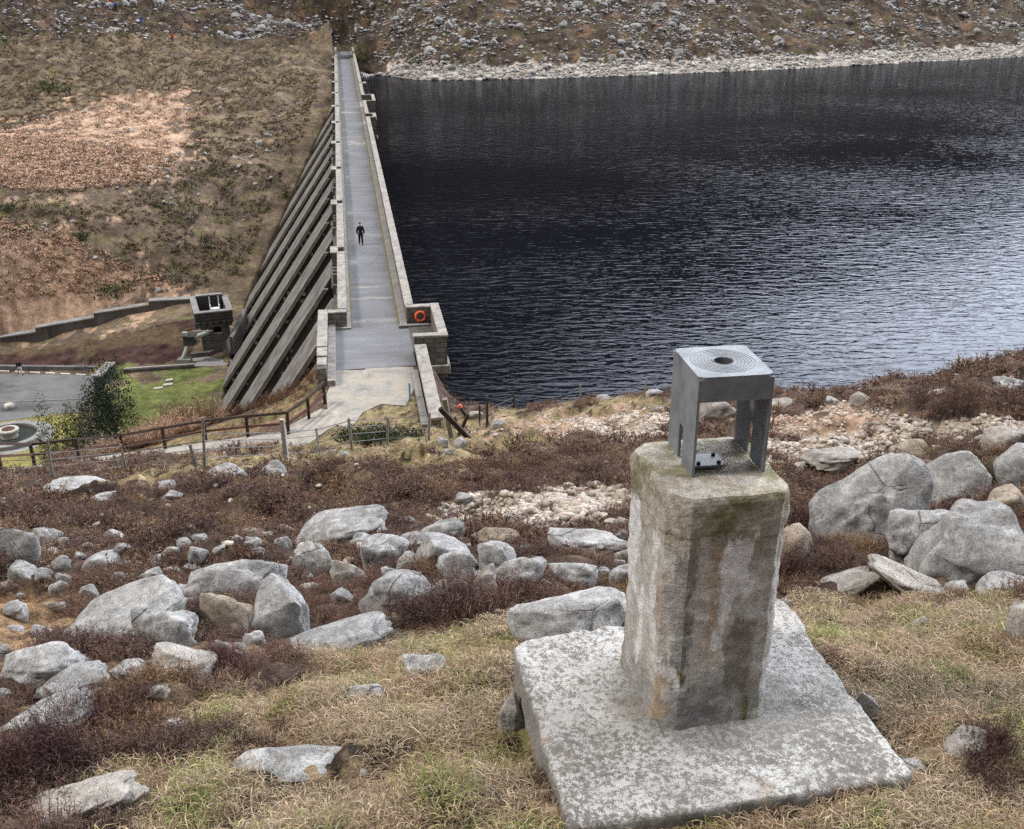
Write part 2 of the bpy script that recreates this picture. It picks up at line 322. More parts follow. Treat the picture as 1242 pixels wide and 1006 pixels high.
b.bump(f, .4, .01); MT['asphalt'] = b.done(col, .85, .25)
b = NB('moss_line'); p = b.co(); n = b.noise(b.map(p, scale=(.6, 4, 1)), 1., 6, .7); col = b.ramp(n, [(.35, (.13, .12, .10)), (.5, (.19, .165, .06)), (.66, (.10, .10, .03))]); MT['moss_line'] = b.done(col, .95, .1)
b = NB('old_paving'); p = b.co(); n = b.noise(p, .8, 7, .7, .5); f = b.noise(p, 14., 5, .75); v = b.voro(b.map(p, scale=(.5, .35, 1), rot=(0, 0, .5)), .9, 'DISTANCE_TO_EDGE')
col = b.ramp(n, [(.3, (.17, .155, .135)), (.45, (.26, .245, .22)), (.6, (.33, .29, .235)), (.72, (.22, .20, .17))]); col = b.mix(1., col, b.ramp(f, [(.3, .75), (.7, 1.25)]), 'MULTIPLY')
col = b.mix(b.ramp(v, [(.0, .35), (.012, 0.)]), col, (.17, .14, .08)); b.bump(f, .5, .02); MT['old_paving'] = b.done(col, .92, .15)
plain('path_gravel', (.31, .285, .25), .3, 1.6, .95, .1, 0., .5, .03)
b = NB('court'); p = b.pos(); n = b.noise(p, .25, 6, .65, .5); f = b.noise(p, 8., 4, .7); wet = b.ramp(b.noise(b.map(p, scale=(.5, 1.3, 1)), .16, 4, .6), [(.5, 0.), (.58, 1.)])
col = b.ramp(n, [(.3, (.10, .098, .097)), (.7, (.17, .165, .16))]); col = b.mix(1., col, b.ramp(f, [(.3, .8), (.7, 1.2)]), 'MULTIPLY'); MT['court'] = b.done(b.mix(b.math('MULTIPLY', wet, .6), col, (.055, .056, .06)), b.math('SUBTRACT', .85, b.math('MULTIPLY', wet, .4)), .4)
plain('white_paint', (.62, .60, .56), .15, 6.)
b = NB('water'); p = b.pos()
wv = b.map(p, rot=(0, 0, R(-14)), scale=(.55, 1.5, 1.))
h1 = b.noise(wv, 1.1, 2, .5, .6); h2 = b.noise(b.map(p, rot=(0, 0, R(18)), scale=(.8, 1.5, 1)), 2.6, 2, .5, .4); h3 = b.noise(b.map(p, scale=(.6, 1, 1)), .045, 3, .5)
gust = b.ramp(h3, [(.32, .45), (.5, .9), (.68, 1.2)])
hh = b.math('MULTIPLY', b.math('ADD', b.math('MULTIPLY', h1, 1.), b.math('MULTIPLY', h2, .14)), gust)
bn = b.bump(hh, 1., .078)
fr_ = b.t.nodes.new('ShaderNodeFresnel'); fr_.inputs['IOR'].default_value = 1.333; b.t.links.new(bn, fr_.inputs['Normal'])
gl = b.t.nodes.new('ShaderNodeBsdfGlossy'); gl.inputs['Roughness'].default_value = .035; gl.inputs['Color'].default_value = (.46, .48, .53, 1); b.t.links.new(bn, gl.inputs['Normal'])
MT['water'] = b.done((.004, .0045, .007), .5, 0.)
ms_ = b.t.nodes.new('ShaderNodeMixShader'); b.t.links.new(fr_.outputs[0], ms_.inputs[0]); b.t.links.new(b.p.outputs[0], ms_.inputs[1]); b.t.links.new(gl.outputs[0], ms_.inputs[2]); b.t.links.new(ms_.outputs[0], b.o.inputs['Surface'])
plain('zinc', (.19, .205, .225), .28, 9., .6, .4, .2, .15, .004)
plain('dark_zinc', (.11, .115, .125), .2, 9., .5, .5, .5, .1, .003)
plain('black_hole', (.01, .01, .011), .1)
plain('wood_dark', (.05, .034, .027), .4, 5., .85, .2, 0., .6, .02)
plain('wood_red', (.085, .037, .027), .35, 5.)
plain('wood_grey', (.20, .18, .155), .4, 6., .9, .2, 0., .6, .02)
plain('concrete_post', (.34, .32, .29), .25, 5.)
plain('wire', (.20, .20, .20), .1, 5., .5, .4, .6)
plain('orange', (.80, .13, .035), .12, 4., .5)
plain('white_plastic', (.75, .75, .76), .06, 4., .5)
plain('blue_paint', (.16, .30, .42), .12, 4., .6)
plain('skin', (.48, .27, .19), .08, 6.)
plain('navy_cloth', (.012, .014, .024), .25, 9.)
plain('black_cloth', (.008, .008, .010), .25, 9.)
plain('red_cloth', (.65, .025, .02), .12, 9.)
plain('blue_cloth', (.03, .09, .38), .12, 9.)
plain('hair', (.018, .013, .01), .2, 9.)
plain('pale_cloth', (.55, .52, .48), .12, 9.)
plain('pipe_grey', (.38, .39, .38), .2, 2.)
plain('iron_dark', (.05, .05, .055), .2, 3.)
plain('pool_water', (.025, .032, .024), .3, 1.2, .1, .5)
plain('lichen_white', (.5, .49, .46), .2, 3.)

# ------------------------------------------------------------------ mesh helpers
def link_mesh(name, V, F, mats, parent=None, smooth_=False, col=None, midx=None):
    me = bpy.data.meshes.new(name); V = np.asarray(V, np.float32)
    if isinstance(F, np.ndarray):
        nf, k = F.shape; me.vertices.add(len(V)); me.vertices.foreach_set('co', V.ravel()); me.loops.add(nf * k); me.loops.foreach_set('vertex_index', F.astype(np.int32).ravel())
        me.polygons.add(nf); me.polygons.foreach_set('loop_start', np.arange(0, nf * k, k, dtype=np.int32)); me.polygons.foreach_set('loop_total', np.full(nf, k, np.int32))
    else: me.from_pydata([tuple(v) for v in V], [], F)
    if smooth_: me.polygons.foreach_set('use_smooth', np.ones(len(me.polygons), bool))
    if not isinstance(mats, (list, tuple)): mats = [mats]
    for m in mats: me.materials.append(MT[m])
    if midx is not None: me.polygons.foreach_set('material_index', np.asarray(midx, np.int32))
    if col is not None:
        a = me.attributes.new('Col', 'FLOAT_COLOR', 'POINT'); c = np.ones((len(V), 4), np.float32); c[:, :3] = col; a.data.foreach_set('color', c.ravel())
    me.update(); me.validate()
    o = bpy.data.objects.new(name, me); COL.objects.link(o)
    if parent is not None: o.parent = parent
    return o
def tag(o, label, cat, group=None):
    o['label'] = label; o['category'] = cat
    if group: o['group'] = group
    return o
def kind(o, k): o['kind'] = k; return o
def empty(name, loc=(0, 0, 0), rz=0.):
    o = bpy.data.objects.new(name, None); COL.objects.link(o); o.location = loc; o.rotation_euler = (0, 0, rz); o.empty_display_size = .3; return o
class MB:
    """collects simple solids and links them as one mesh"""
    def __init__(s): s.v = []; s.f = []; s.m = []
    def add(s, V, F, m=0):
        o = len(s.v); s.v += [tuple(map(float, x)) for x in V]; s.f += [tuple(i + o for i in f) for f in F]; s.m += [m] * len(F); return s
    def box(s, x0, x1, y0, y1, z0, z1, m=0):
        V = [(x, y, z) for z in (z0, z1) for y in (y0, y1) for x in (x0, x1)]
        return s.add(V, [(0, 2, 3, 1), (4, 5, 7, 6), (0, 1, 5, 4), (2, 6, 7, 3), (0, 4, 6, 2), (1, 3, 7, 5)], m)
    def prism(s, pts, axis, a, b_, m=0):
        """polygon pts (2-D) extruded along an axis: 'x' polygon is (y, z); 'z' polygon is (x, y)"""
        n = len(pts)
        mk = (lambda p, t: (t, p[0], p[1])) if axis == 'x' else ((lambda p, t: (p[0], t, p[1])) if axis == 'y' else (lambda p, t: (p[0], p[1], t)))
        V = [mk(p, a) for p in pts] + [mk(p, b_) for p in pts]
        F = [tuple(range(n))[::-1], tuple(range(n, 2 * n))] + [(i, (i + 1) % n, n + (i + 1) % n, n + i) for i in range(n)]
        return s.add(V, F, m)
    def tube(s, p, q, r0, r1=None, n=8, m=0):
        p = Vector(p); q = Vector(q); r1 = r0 if r1 is None else r1; d = (q - p).normalized(); u = d.orthogonal().normalized(); w_ = d.cross(u)
        V = []
        for c, r in ((p, r0), (q, r1)):
            for i in range(n): a = 2 * math.pi * i / n; V.append(c + (u * math.cos(a) + w_ * math.sin(a)) * r)
        F = [(i, (i + 1) % n, n + (i + 1) % n, n + i) for i in range(n)] + [tuple(range(n))[::-1], tuple(range(n, 2 * n))]
        return s.add(V, F, m)
    def ring(s, c, r, t, n=28, k=10, nrm=(0, 0, 1), m=0):
        c = Vector(c); d = Vector(nrm).normalized(); u = d.orthogonal().normalized(); w_ = d.cross(u); V = []
        for i in range(n):
            a = 2 * math.pi * i / n; e = u * math.cos(a) + w_ * math.sin(a)
            for j in range(k): g = 2 * math.pi * j / k; V.append(c + e * (r + t * math.cos(g)) + d * t * math.sin(g))
        F = [(i * k + j, ((i + 1) % n) * k + j, ((i + 1) % n) * k + (j + 1) % k, i * k + (j + 1) % k) for i in range(n) for j in range(k)]
        return s.add(V, F, m)
    def lathe(s, prof, c=(0, 0, 0), n=32, m=0):
        V = []; k = len(prof)
        for i in range(n):
            a = 2 * math.pi * i / n
            for r, z in prof: V.append((c[0] + r * math.cos(a), c[1] + r * math.sin(a), c[2] + z))
        F = [(i * k + j, ((i + 1) % n) * k + j, ((i + 1) % n) * k + j + 1, i * k + j + 1) for i in range(n) for j in range(k - 1)]
        return s.add(V, F, m)
    def build(s, name, mats, parent=None, bevel=0., smooth_=False):
        o = link_mesh(name, s.v, s.f, mats, parent, smooth_, midx=s.m)
        if bevel: 
            md = o.modifiers.new('bevel', 'BEVEL'); md.width = bevel; md.segments = 2; md.limit_method = 'ANGLE'; md.angle_limit = R(40)
        return o

# ------------------------------------------------------------------ ground sheet with its ground-cover colours
GRASS1 = [(60, 1200), (120, 965), (205, 905), (285, 850), (330, 812), (470, 765), (560, 752), (640, 745), (660, 800), (700, 1200)]
GRASS2 = [(935, 712), (1010, 740), (1075, 690), (1150, 728), (1260, 735), (1420, 760), (1420, 1200), (690, 1200), (690, 1000), (900, 860)]
GRASS3 = [(405, 562), (400, 535), (440, 500), (470, 480), (505, 470), (545, 505), (640, 498), (830, 474), (830, 496), (740, 512), (650, 535), (590, 560), (520, 572), (440, 562)]
GRASS4 = [(110, 588), (150, 570), (250, 557), (345, 540), (392, 520), (440, 548), (330, 566), (230, 574)]
GRAVEL = [[(520, 622), (560, 606), (640, 596), (765, 588), (765, 622), (640, 640), (540, 638)], [(925, 548), (960, 528), (1060, 500), (1120, 508), (1260, 512), (1260, 532), (1100, 538), (1030, 560), (960, 566)], [(660, 524), (720, 508), (815, 497), (815, 520), (720, 532)], [(925, 512), (1000, 490), (1090, 508), (1000, 536), (925, 545)]]
EARTH = [[(925, 512), (1000, 492), (1085, 508), (1000, 530), (940, 535)], [(560, 520), (640, 510), (760, 492), (770, 500), (660, 520), (600, 530)]]
BRACK = [[(-60, 735), (50, 712), (105, 755), (20, 800), (-60, 800)]]
TAN = [[(-60, 180), (60, 142), (170, 112), (240, 108), (228, 150), (212, 212), (100, 232), (-60, 228)], [(-60, 262), (70, 272), (150, 318), (205, 340), (120, 402), (-60, 415)]]
LAWNPX = [(135, 452), (276, 440), (272, 500), (232, 532), (130, 530), (118, 478)]
BANK = [(-60, 436), (60, 420), (118, 410), (190, 394), (246, 384), (246, 412), (222, 440), (60, 445), (-60, 450)]
C_STRAW, C_GREEN, C_HEATH, C_PEAT = np.array((.235, .175, .105)), np.array((.13, .135, .045)), np.array((.085, .058, .047)), np.array((.03, .023, .018))
C_GRAV, C_EARTH, C_TAN = np.array((.46, .38, .31)), np.array((.30, .205, .145)), np.array((.40, .27, .19))
def zone_px(X, Y, Z):
    P = np.stack([X, Y + 1.4 * np.where(Y > 56, Z, 0)], 1); px, py, d = proj(X, Y, Z)
    f = FPX / np.maximum(d, 4); k = smooth(12, 40, d); kf = smooth(80, 120, d); j1 = N_B(P / .9) * (1 - k) + N_B(P / 3.5) * 4 * k * (1 - kf) + kf * (22 * N_B(P / 13.) + 18 * N_C(P / 4.)); j2 = N_D(P / .9) * (1 - k) + N_D(P / 3.5) * 4 * k * (1 - kf) + kf * (20 * N_D(P / 13.) + 16 * N_A(P / 4.))
    return px + j1 * f * .11, py + j2 * f * .05, d
def near_zone(X, Y, Z):
    """0 heather, 1 grass, 2 gravel, 3 earth, 4 bracken, for the hillside in front of the dam"""
    px, py, d = zone_px(X, Y, Z); o = np.zeros(X.shape, int)
    for pl in (GRASS1, GRASS2, GRASS3, GRASS4): o[in_poly(px, py, pl)] = 1
    for pl in GRAVEL: o[in_poly(px, py, pl)] = 2
    for pl in EARTH: o[in_poly(px, py, pl)] = 3
    for pl in BRACK: o[in_poly(px, py, pl)] = 4
    return o
def ground_cols(X, Y, Z):
    P = np.stack([X, Y + 1.4 * np.where(Y > 56, Z, 0)], 1); n = len(X); c = np.empty((n, 3))
    fz = smooth(50, 90, Y)[:, None]; q1 = N_A(P / 2.2)[:, None] * (1 - fz) + N_A(P / 5.)[:, None] * fz; q2 = N_C(P / .55)[:, None] * (1 - fz) + N_C(P / 3.2)[:, None] * fz; q3 = N_C(P / 9.)[:, None]; q4 = N_D(P / 26.)[:, None]
    near = (Y < 56)
    zn = near_zone(X, Y, Z)
    straw = C_STRAW * (1 + .15 * q1) ; gr = np.clip(smooth(.2, 1.3, q2 + .5 * q1), 0, .9); straw = straw * (1 - gr) + C_GREEN * gr
    pt = smooth(1.1, 1.6, q2 * .8 + N_B(P / 1.1)[:, None] * .8); straw = straw * (1 - pt) + C_PEAT * pt
    hea = C_HEATH * (1 + .25 * q1); m = smooth(.7, 1.5, q2)[:, :1]; hea = hea * (1 - m * .5) + np.array((.20, .14, .075)) * m * .5
    tabs = [hea, straw, C_GRAV * (1 + .12 * q2), C_EARTH * (1 + .15 * q2), np.array((.21, .135, .075)) * (1 + .2 * q2)]
    for k, t in enumerate(tabs): mm = zn == k; c[mm] = t[mm]
    # shore grass and steep slope beyond the path
    px, py, d = zone_px(X, Y, Z); s, nn = to_sn(X, Y)
    q, zz = seg_dist(X, Y, PATH); below = (~(nn < 3)) & (Y > 40) & (q > 1.) & (Y > 46 - .0 * X) & (Z < zz - .3)
    slope = np.array((.20, .14, .08)) * (1 + .25 * q2); g2 = smooth(.3, 1., q1); slope = slope * (1 - g2 * .6) + np.array((.11, .12, .04)) * g2 * .6
    mm = below & (Y < 90) ; c[mm] = slope[mm]
    far = Y >= 56; mm = far & ~(Y < 90); 
    olive = np.array((.165, .122, .085)) * (1 + .22 * q1); t = smooth(-.2, .9, q3 + .4 * q1); olive = olive * (1 - .7 * t) + np.array((.085, .062, .05)) * .7 * t
    t = smooth(.7, 1.5, N_B(P / 5.)[:, None] + .3 * q1); olive = olive * (1 - .7 * t) + np.array((.13, .118, .05)) * .7 * t
    tn = np.zeros(n, bool)
    for pl in TAN: tn |= in_poly(px, py, pl)
    tt = C_TAN * (1 + .12 * q1); t = smooth(.5, 1.2, q2 * .7 + q1 * .5); tt = tt * (1 - t * .6) + np.array((.11, .075, .055)) * t * .6
    olive[tn] = tt[tn]
    dark = np.array((.062, .045, .036)) * (1 + .25 * q1); t = smooth(.2, 1.1, q3 * .6 + N_B(P / 7.)[:, None] * .7); dark = dark * (1 - .6 * t) + np.array((.10, .088, .042)) * .6 * t
    t = smooth(.9, 1.6, N_D(P / 11.)[:, None]); dark = dark * (1 - .6 * t) + np.array((.20, .125, .075)) * .6 * t
    sh = np.where(X < -40, 0, 0)
    lft = (nn > 0) & (s < 212)
    up = smooth(-6, 6, Y - (262 - .55 * np.maximum(-X - 36, 0)) + 4 * q3[:, 0])[:, None]
    up = np.where((lft | (X < -40))[:, None], up, 1.)
    f = olive * (1 - up) + dark * up; c[far] = f[far]
    hi = smooth(15, 26, Z)[:, None] * far[:, None]; c = c * (1 - hi) + np.array((.020, .017, .017)) * hi  # cloud shade on the unseen upper slopes put into their colour, dimming their reflection
    band = (Y > 200) & (Z < -.4 + .5 * q1[:, 0]) & (nn < -9); c[band] = (np.array((.44, .385, .335)) * (1 + .15 * q2))[band]
    m = in_poly(px, py, LAWNPX) & (Y > 70) & (Z < -14); c[m] = (np.array((.12, .135, .045)) * (1 + .12 * q1 + .1 * q2))[m]
    m = in_poly(X, Y, PLAZA); c[m] = (np.array((.24, .21, .075)) * (1 + .15 * q1))[m]
    pr_ = proj(X, Y, Z); m = in_poly(pr_[0] + 2 * q1[:, 0], pr_[1] + 1.5 * q2[:, 0], BANK) & (Y > 95) & (Z < -13); t = smooth(.0, .6, np.sin(Y * .55 + X * .08) + .4 * q1[:, 0])[:, None]; bk = np.array((.055, .03, .026)) * (1 + .2 * q2); bk = bk * (1 - t * .5) + np.array((.13, .10, .05)) * t * .5; c[m] = bk[m]
    return np.clip(c, .008, .8)

rr = np.concatenate([np.geomspace(.4, 12, 300, endpoint=False), np.geomspace(12, 60, 260, endpoint=False), np.linspace(60, 130, 130, endpoint=False), np.linspace(130, 330, 240, endpoint=False), np.geomspace(330, 900, 40)])
th = np.concatenate([np.linspace(-180, -45, 50, endpoint=False), np.linspace(-45, -31, 40, endpoint=False), np.linspace(-31, 31, 500, endpoint=False), np.linspace(31, 45, 40, endpoint=False), np.linspace(45, 180, 50, endpoint=False)])
TH, RR = np.meshgrid(np.radians(th), rr)
X = (np.sin(TH) * RR).ravel(); Y = (np.cos(TH) * RR).ravel(); Z = height(X, Y)
nr, na = len(rr), len(th); I = np.arange(nr * na).reshape(nr, na)
q0 = I[:-1, :]; q1_ = np.roll(I, -1, 1)[:-1, :]; q2_ = np.roll(I, -1, 1)[1:, :]; q3_ = I[1:, :]
F = np.stack([q0.ravel(), q3_.ravel(), q2_.ravel(), q1_.ravel()], 1)
ground = kind(link_mesh('ground', np.stack([X, Y, Z], 1), F, 'ground', smooth_=True, col=ground_cols(X, Y, Z)), 'structure')

# the reservoir: one sheet; the terrain rises through it along the shores and the dam closes it
wv = [tuple(from_sn(-25, -2.6, WATER_Z)), tuple(from_sn(232, -2.6, WATER_Z)), (60, 330, WATER_Z), (400, 480, WATER_Z), (700, 300, WATER_Z), (500, 30, WATER_Z), (60, 30, WATER_Z)]
kind(link_mesh('water', wv, [tuple(range(len(wv)))[::-1]], 'water'), 'structure')

# ------------------------------------------------------------------ the dam (local frame: x along the crest, y downstream, z up)
DROT = math.atan2(AX[1], AX[0])
def dam_empty(name): return empty(name, (P0[0], P0[1], 0), DROT)
S0, S1 = -9., 215.
dam = tag(dam_empty('dam'), 'long grey buttressed concrete dam with a paved walkway along its crest', 'dam')
b_ = MB(); b_.prism([(-2.45, -.32), (2.62, -.32), (2.62, -3.6), (.1 + .70 * 26, -26), (-3.4, -26), (-2.6, -3)], 'x', S0, S1); b_.build('dam_wall', 'dam_dark', dam)
b_ = MB(); b_.box(S0, S1, 2.62, 2.8, -1.25, -.85); b_.box(S0, S1, -2.6, -2.45, -.9, -.5); b_.box(S0, S1, 2.62, 2.72, -.5, -.32); b_.build('string_course', 'dam_concrete', dam)
# downstream buttresses: broad smooth panels with rough toothed flanks
RIBS = [4.4 + 11. * k for k in range(12)]
def rib_mesh(s0, wd, deep=27.):
    m = MB(); o = lambda z: 2.27 + .70 * (-z); i = lambda z: -.1 + .70 * (-z)
    zt = -.95
    Lo = [(2.63, zt), (o(zt), zt), (o(-2.6), -2.6), (o(-deep), -deep), (i(-deep), -deep), (2.63, -3.9)]
    n = len(Lo); V = [(s0, y, z) for y, z in Lo] + [(s0 + wd, y, z) for y, z in Lo]
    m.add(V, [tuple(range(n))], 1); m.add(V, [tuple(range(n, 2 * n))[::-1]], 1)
    m.add(V, [((i_ + 1) % n, i_, n + i_, n + (i_ + 1) % n) for i_ in range(n)], 0)
    return m
g = random.Random(3)
for k, s0 in enumerate(RIBS):
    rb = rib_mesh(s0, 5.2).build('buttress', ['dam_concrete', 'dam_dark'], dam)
    m = MB(); z = -2.6
    # slab edge along the top of the flank, and the projecting bonding stones under it
    o = lambda z: 2.27 + .70 * (-z)
    for zz0 in np.arange(-3., -26, -.62):
        for row in (.55, 1.0):
            if g.random() < .62: continue
            y = o(zz0) - row - g.uniform(-.1, .12); L = g.uniform(.12, .42)
            m.box(s0 - L, s0 + .02, y - g.uniform(.08, .16), y + g.uniform(.05, .12), zz0 - g.uniform(.10, .22), zz0 + g.uniform(.06, .14))
    m.build('bonding_stones', 'kerb_concrete', rb)['kind'] = 'stuff'
    m = MB(); m.prism([(o(-1.9) - .32, -1.9), (o(-1.9) + .06, -1.9), (o(-27) + .06, -27), (o(-27) - .32, -27)], 'x', s0 - .35, s0 - .002); m.build('flank_edge', 'coping_stone', rb)
# the deck
m = MB(); m.box(-7.2, S1, -1.32, 1.62, -.25, .0); m.box(-7.2, .0, 1.62, 2.62, -.25, -.002); m.box(-7.2, -.6, -1.9, -1.32, -.25, -.003); m.build('roadway', 'asphalt', dam)
m = MB(); m.box(0, S1, 1.55, 1.68, 0, .02); m.box(0.2, S1, -1.42, -1.28, 0, .02); m.build('mossy_gutter', 'moss_line', dam)
m = MB(); m.box(-.25, S1, 1.66, 1.9, -.2, .12); m.box(-.25, -.02, 1.9, 3.0, -.2, .12); m.build('kerb', 'kerb_concrete', dam, .02)
m = MB(); m.box(-.1, S1, -1.85, -1.40, -.2, .12); m.box(-.35, -.1, -3.2, -1.3, -.2, .12); m.build('kerb', 'kerb_concrete', dam, .02)
# left parapet with its refuges
PIERS = [15.5 + 17. * k for k in range(12)]
par = link_mesh('parapet', *(lambda q: (q.v, q.f))(MB().box(.5, .9, 1.9, 2.3, 0, .92)), 'masonry', dam)
wall_, cap_ = MB(), MB()
class EachBox:
    def box(s, *a): MB().box(*a).build('corbel', 'dam_concrete', par)
corb = EachBox()
edges = [.9] + [e for p_ in PIERS for e in (p_ - .55, p_ + .85)] + [S1]
for a_, c_ in zip(edges[0::2], edges[1::2]):
    wall_.box(a_, c_, 1.92, 2.32, -.3, .92); cap_.box(a_ - .04, c_ + .04, 1.86, 2.42, .92, 1.05)
for p_ in PIERS:
    wall_.box(p_ - .55, p_ + .85, 2.42, 2.82, -.9, .92); wall_.box(p_ - .75, p_ - .55, 2.32, 2.82, -.9, .92); wall_.box(p_ + .85, p_ + 1.05, 2.32, 2.82, -.9, .92)
    cap_.box(p_ - .8, p_ + 1.1, 2.34, 2.92, .925, 1.055); corb.box(p_ - .7, p_ + 1., 2.62, 3.05, -1.6, -.9)
    for d_ in (2.4, 3.3, 4.2, 6.9): corb.box(p_ - d_ - .2, p_ - d_ + .2, 2.34, 2.78, -.5, .35)
    corb.box(p_ - 4.8, p_ - 2., 2.62, 2.9, -.62, -.5); corb.box(p_ - 13., p_ - 7.5, 2.34, 2.55, .1, .25)
wall_.build('parapet_wall', 'masonry', par); cap_.build('coping', 'coping_stone', par, .02)
# left return wall and terrace at the near end
bay = MB().box(0, .5, 1.9, 3.05, -.3, 1.0).box(-9.4, .5, 3.06, 3.56, -4.5, .95).build('end_wall', 'masonry', dam)
m = MB(); m.box(-.04, .54, 1.88, 3.03, 1.0, 1.1); m.box(-6.2, .56, 3.03, 3.62, .95, 1.12); m.box(-7.6, -6.24, 3.03, 3.6, .95, 1.06); m.box(-8.9, -7.7, 3.06, 3.58, .95, 1.0); m.build('coping', 'coping_stone', bay, .03)
m = MB(); m.box(-9.6, -.02, 2.62, 3.05, -.6, .32); m.build('plinth', 'coping_stone', bay, .02)
# right parapet with bays
cap_, wall_ = MB(), MB()
BAYS = [(87.5, 91.5, -3.2), (106., 114., -3.75), (131., 133., -3.0)]
e = [.9]
for a_, c_, _ in BAYS: e += [a_, c_]
e += [S1 - 3]
for a_, c_ in zip(e[0::2], e[1::2]): wall_.box(a_, c_, -2.22, -1.86, -.5, .95); cap_.box(a_, c_, -2.33, -1.78, .95, 1.1)
for a_, c_, n_ in BAYS:
    wall_.box(a_, a_ + .35, n_, -1.86, -1.8, .95); wall_.box(c_ - .35, c_, n_, -1.86, -1.8, .95); wall_.box(a_ + .35, c_ - .35, n_, n_ + .35, -1.8, .95); wall_.box(a_ + .1, c_ - .1, n_ + .1, -2.4, -4., -1.8)
    wall_.box(a_ + .35, c_ - .35, n_ + .35, -2.2, -1.8, .02)
    cap_.box(a_ - .06, a_ + .42, n_ - .08, -1.78, .952, 1.1); cap_.box(c_ - .42, c_ + .06, n_ - .08, -1.78, .952, 1.1); cap_.box(a_ + .42, c_ - .42, n_ - .08, n_ + .42, .951, 1.098); cap_.box(a_ - .08, c_ + .08, n_ - .12, n_, -2., -1.7)
rp = wall_.build('parapet', 'masonry', dam); cap_.build('coping', 'coping_stone', rp, .02)
# near bay on the water side, where the lifebuoy hangs, with its deep stepped pier
bay = MB().box(.45, .9, -3.4, -1.86, -.3, .95).box(-5.3, .9, -3.86, -3.4, -.9, .95).box(-5.3, -4.85, -3.4, -1.95, -.9, .95).box(-5.3, .9, -3.86, -2.6, -1.6, -.9).box(-5.0, .7, -3.7, -2.6, -9, -1.6).box(-4.85, .45, -3.4, -1.9, -.9, -.02).build('refuge_bay', 'masonry', dam)
m = MB(); m.box(.4, .96, -3.38, -1.82, .95, 1.08); m.box(-5.36, .96, -3.94, -3.38, .952, 1.1); m.box(-5.38, -4.8, -3.38, -1.88, .95, 1.12); m.box(-5.5, .95, -4.02, -3.86, -1.25, -.75); m.box(-5.52, -5.3, -4.02, -1.9, -1.25, -.75); m.build('coping', 'coping_stone', bay, .03)
low = MB().box(-16.2, -5.55, -2.5, -2.0, -3.5, .52).build('side_wall', 'masonry', dam)
m = MB(); m.box(-16.3, -5.54, -2.62, -1.92, .52, .7); m.build('coping', 'coping_stone', low, .05); m = MB(); m.box(-15.8, -8.2, -1.92, -1.55, -.3, .16); m.build('plinth', 'kerb_concrete', low, .02)
# abutment post at the far end
MB().box(S1 - .4, S1, 2.35, 3.3, -1, 1.15).build('end_pier', 'coping_stone', dam, .03); MB().box(S1 - 3, S1, -2.3, -1.86, -1., 1.0).build('end_pier', 'coping_stone', dam, .03)

# lifebuoy on the wall of the bay
lb = tag(dam_empty('lifebuoy'), 'orange lifebuoy hanging on the stone bay wall beside the dam walkway', 'lifebuoy')
m = MB(); m.ring((.34, -2.72, .44), .29, .085, 32, 10, (1, 0, 0)); m.build('ring', 'orange', lb, 0, True)
for a in (.6, 2.2, 3.75, 5.3):
    m = MB(); m.ring((.34, -2.72 + .29 * math.cos(a), .44 + .29 * math.sin(a)), .088, .008, 12, 5, (0, -math.sin(a), math.cos(a))); m.build('band', 'white_plastic', lb, 0, True)

# worn concrete apron where the dam meets the hillside, and the path running downhill from it
def sheet(name, pts, mat, lift, z=None, cell=.5):
    P = np.array(pts)[:, :2]; x0, y0 = P.min(0); x1, y1 = P.max(0)
    bm = bmesh.new(); vs = [bm.verts.new((p[0], p[1], 0)) for p in P]; bm.faces.new(vs)
    for ax, lo, hi in ((0, x0, x1), (1, y0, y1)):
        t = lo + cell
        while t < hi:
            co = Vector((t if ax == 0 else 0, t if ax == 1 else 0, 0)); no = Vector((1 if ax == 0 else 0, 1 if ax == 1 else 0, 0))
            bmesh.ops.bisect_plane(bm, geom=bm.verts[:] + bm.edges[:] + bm.faces[:], plane_co=co, plane_no=no); t += cell
    V = np.array([v.co[:] for v in bm.verts]); zz = height(V[:, 0], V[:, 1]) + lift if z is None else np.full(len(V), z)
    for v, q in zip(bm.verts, zz): v.co.z = q
    bmesh.ops.recalc_face_normals(bm, faces=bm.faces[:]); me = bpy.data.meshes.new(name); bm.to_mesh(me); bm.free(); me.materials.append(MT[mat])
    o = bpy.data.objects.new(name, me); COL.objects.link(o); return kind(o, 'structure')
sheet('apron', [atz(x, y, 0) for x, y in ((403, 441), (501, 434), (503, 470), (492, 492), (462, 490), (440, 500), (425, 520), (398, 512), (396, 478), (404, 460))], 'old_paving', .03)
L_, R_ = [], []
for i, p in enumerate(PATH):
    d = (PATH[min(i + 1, len(PATH) - 1)] - PATH[max(i - 1, 0)])[:2]; d /= np.linalg.norm(d); nn = np.array([-d[1], d[0]]); wd = 1.2
    L_.append(p[:2] + nn * wd); R_.append(p[:2] - nn * wd)
sheet('path', L_[1:] + R_[1:][::-1], 'path_gravel', .045, None, .7)

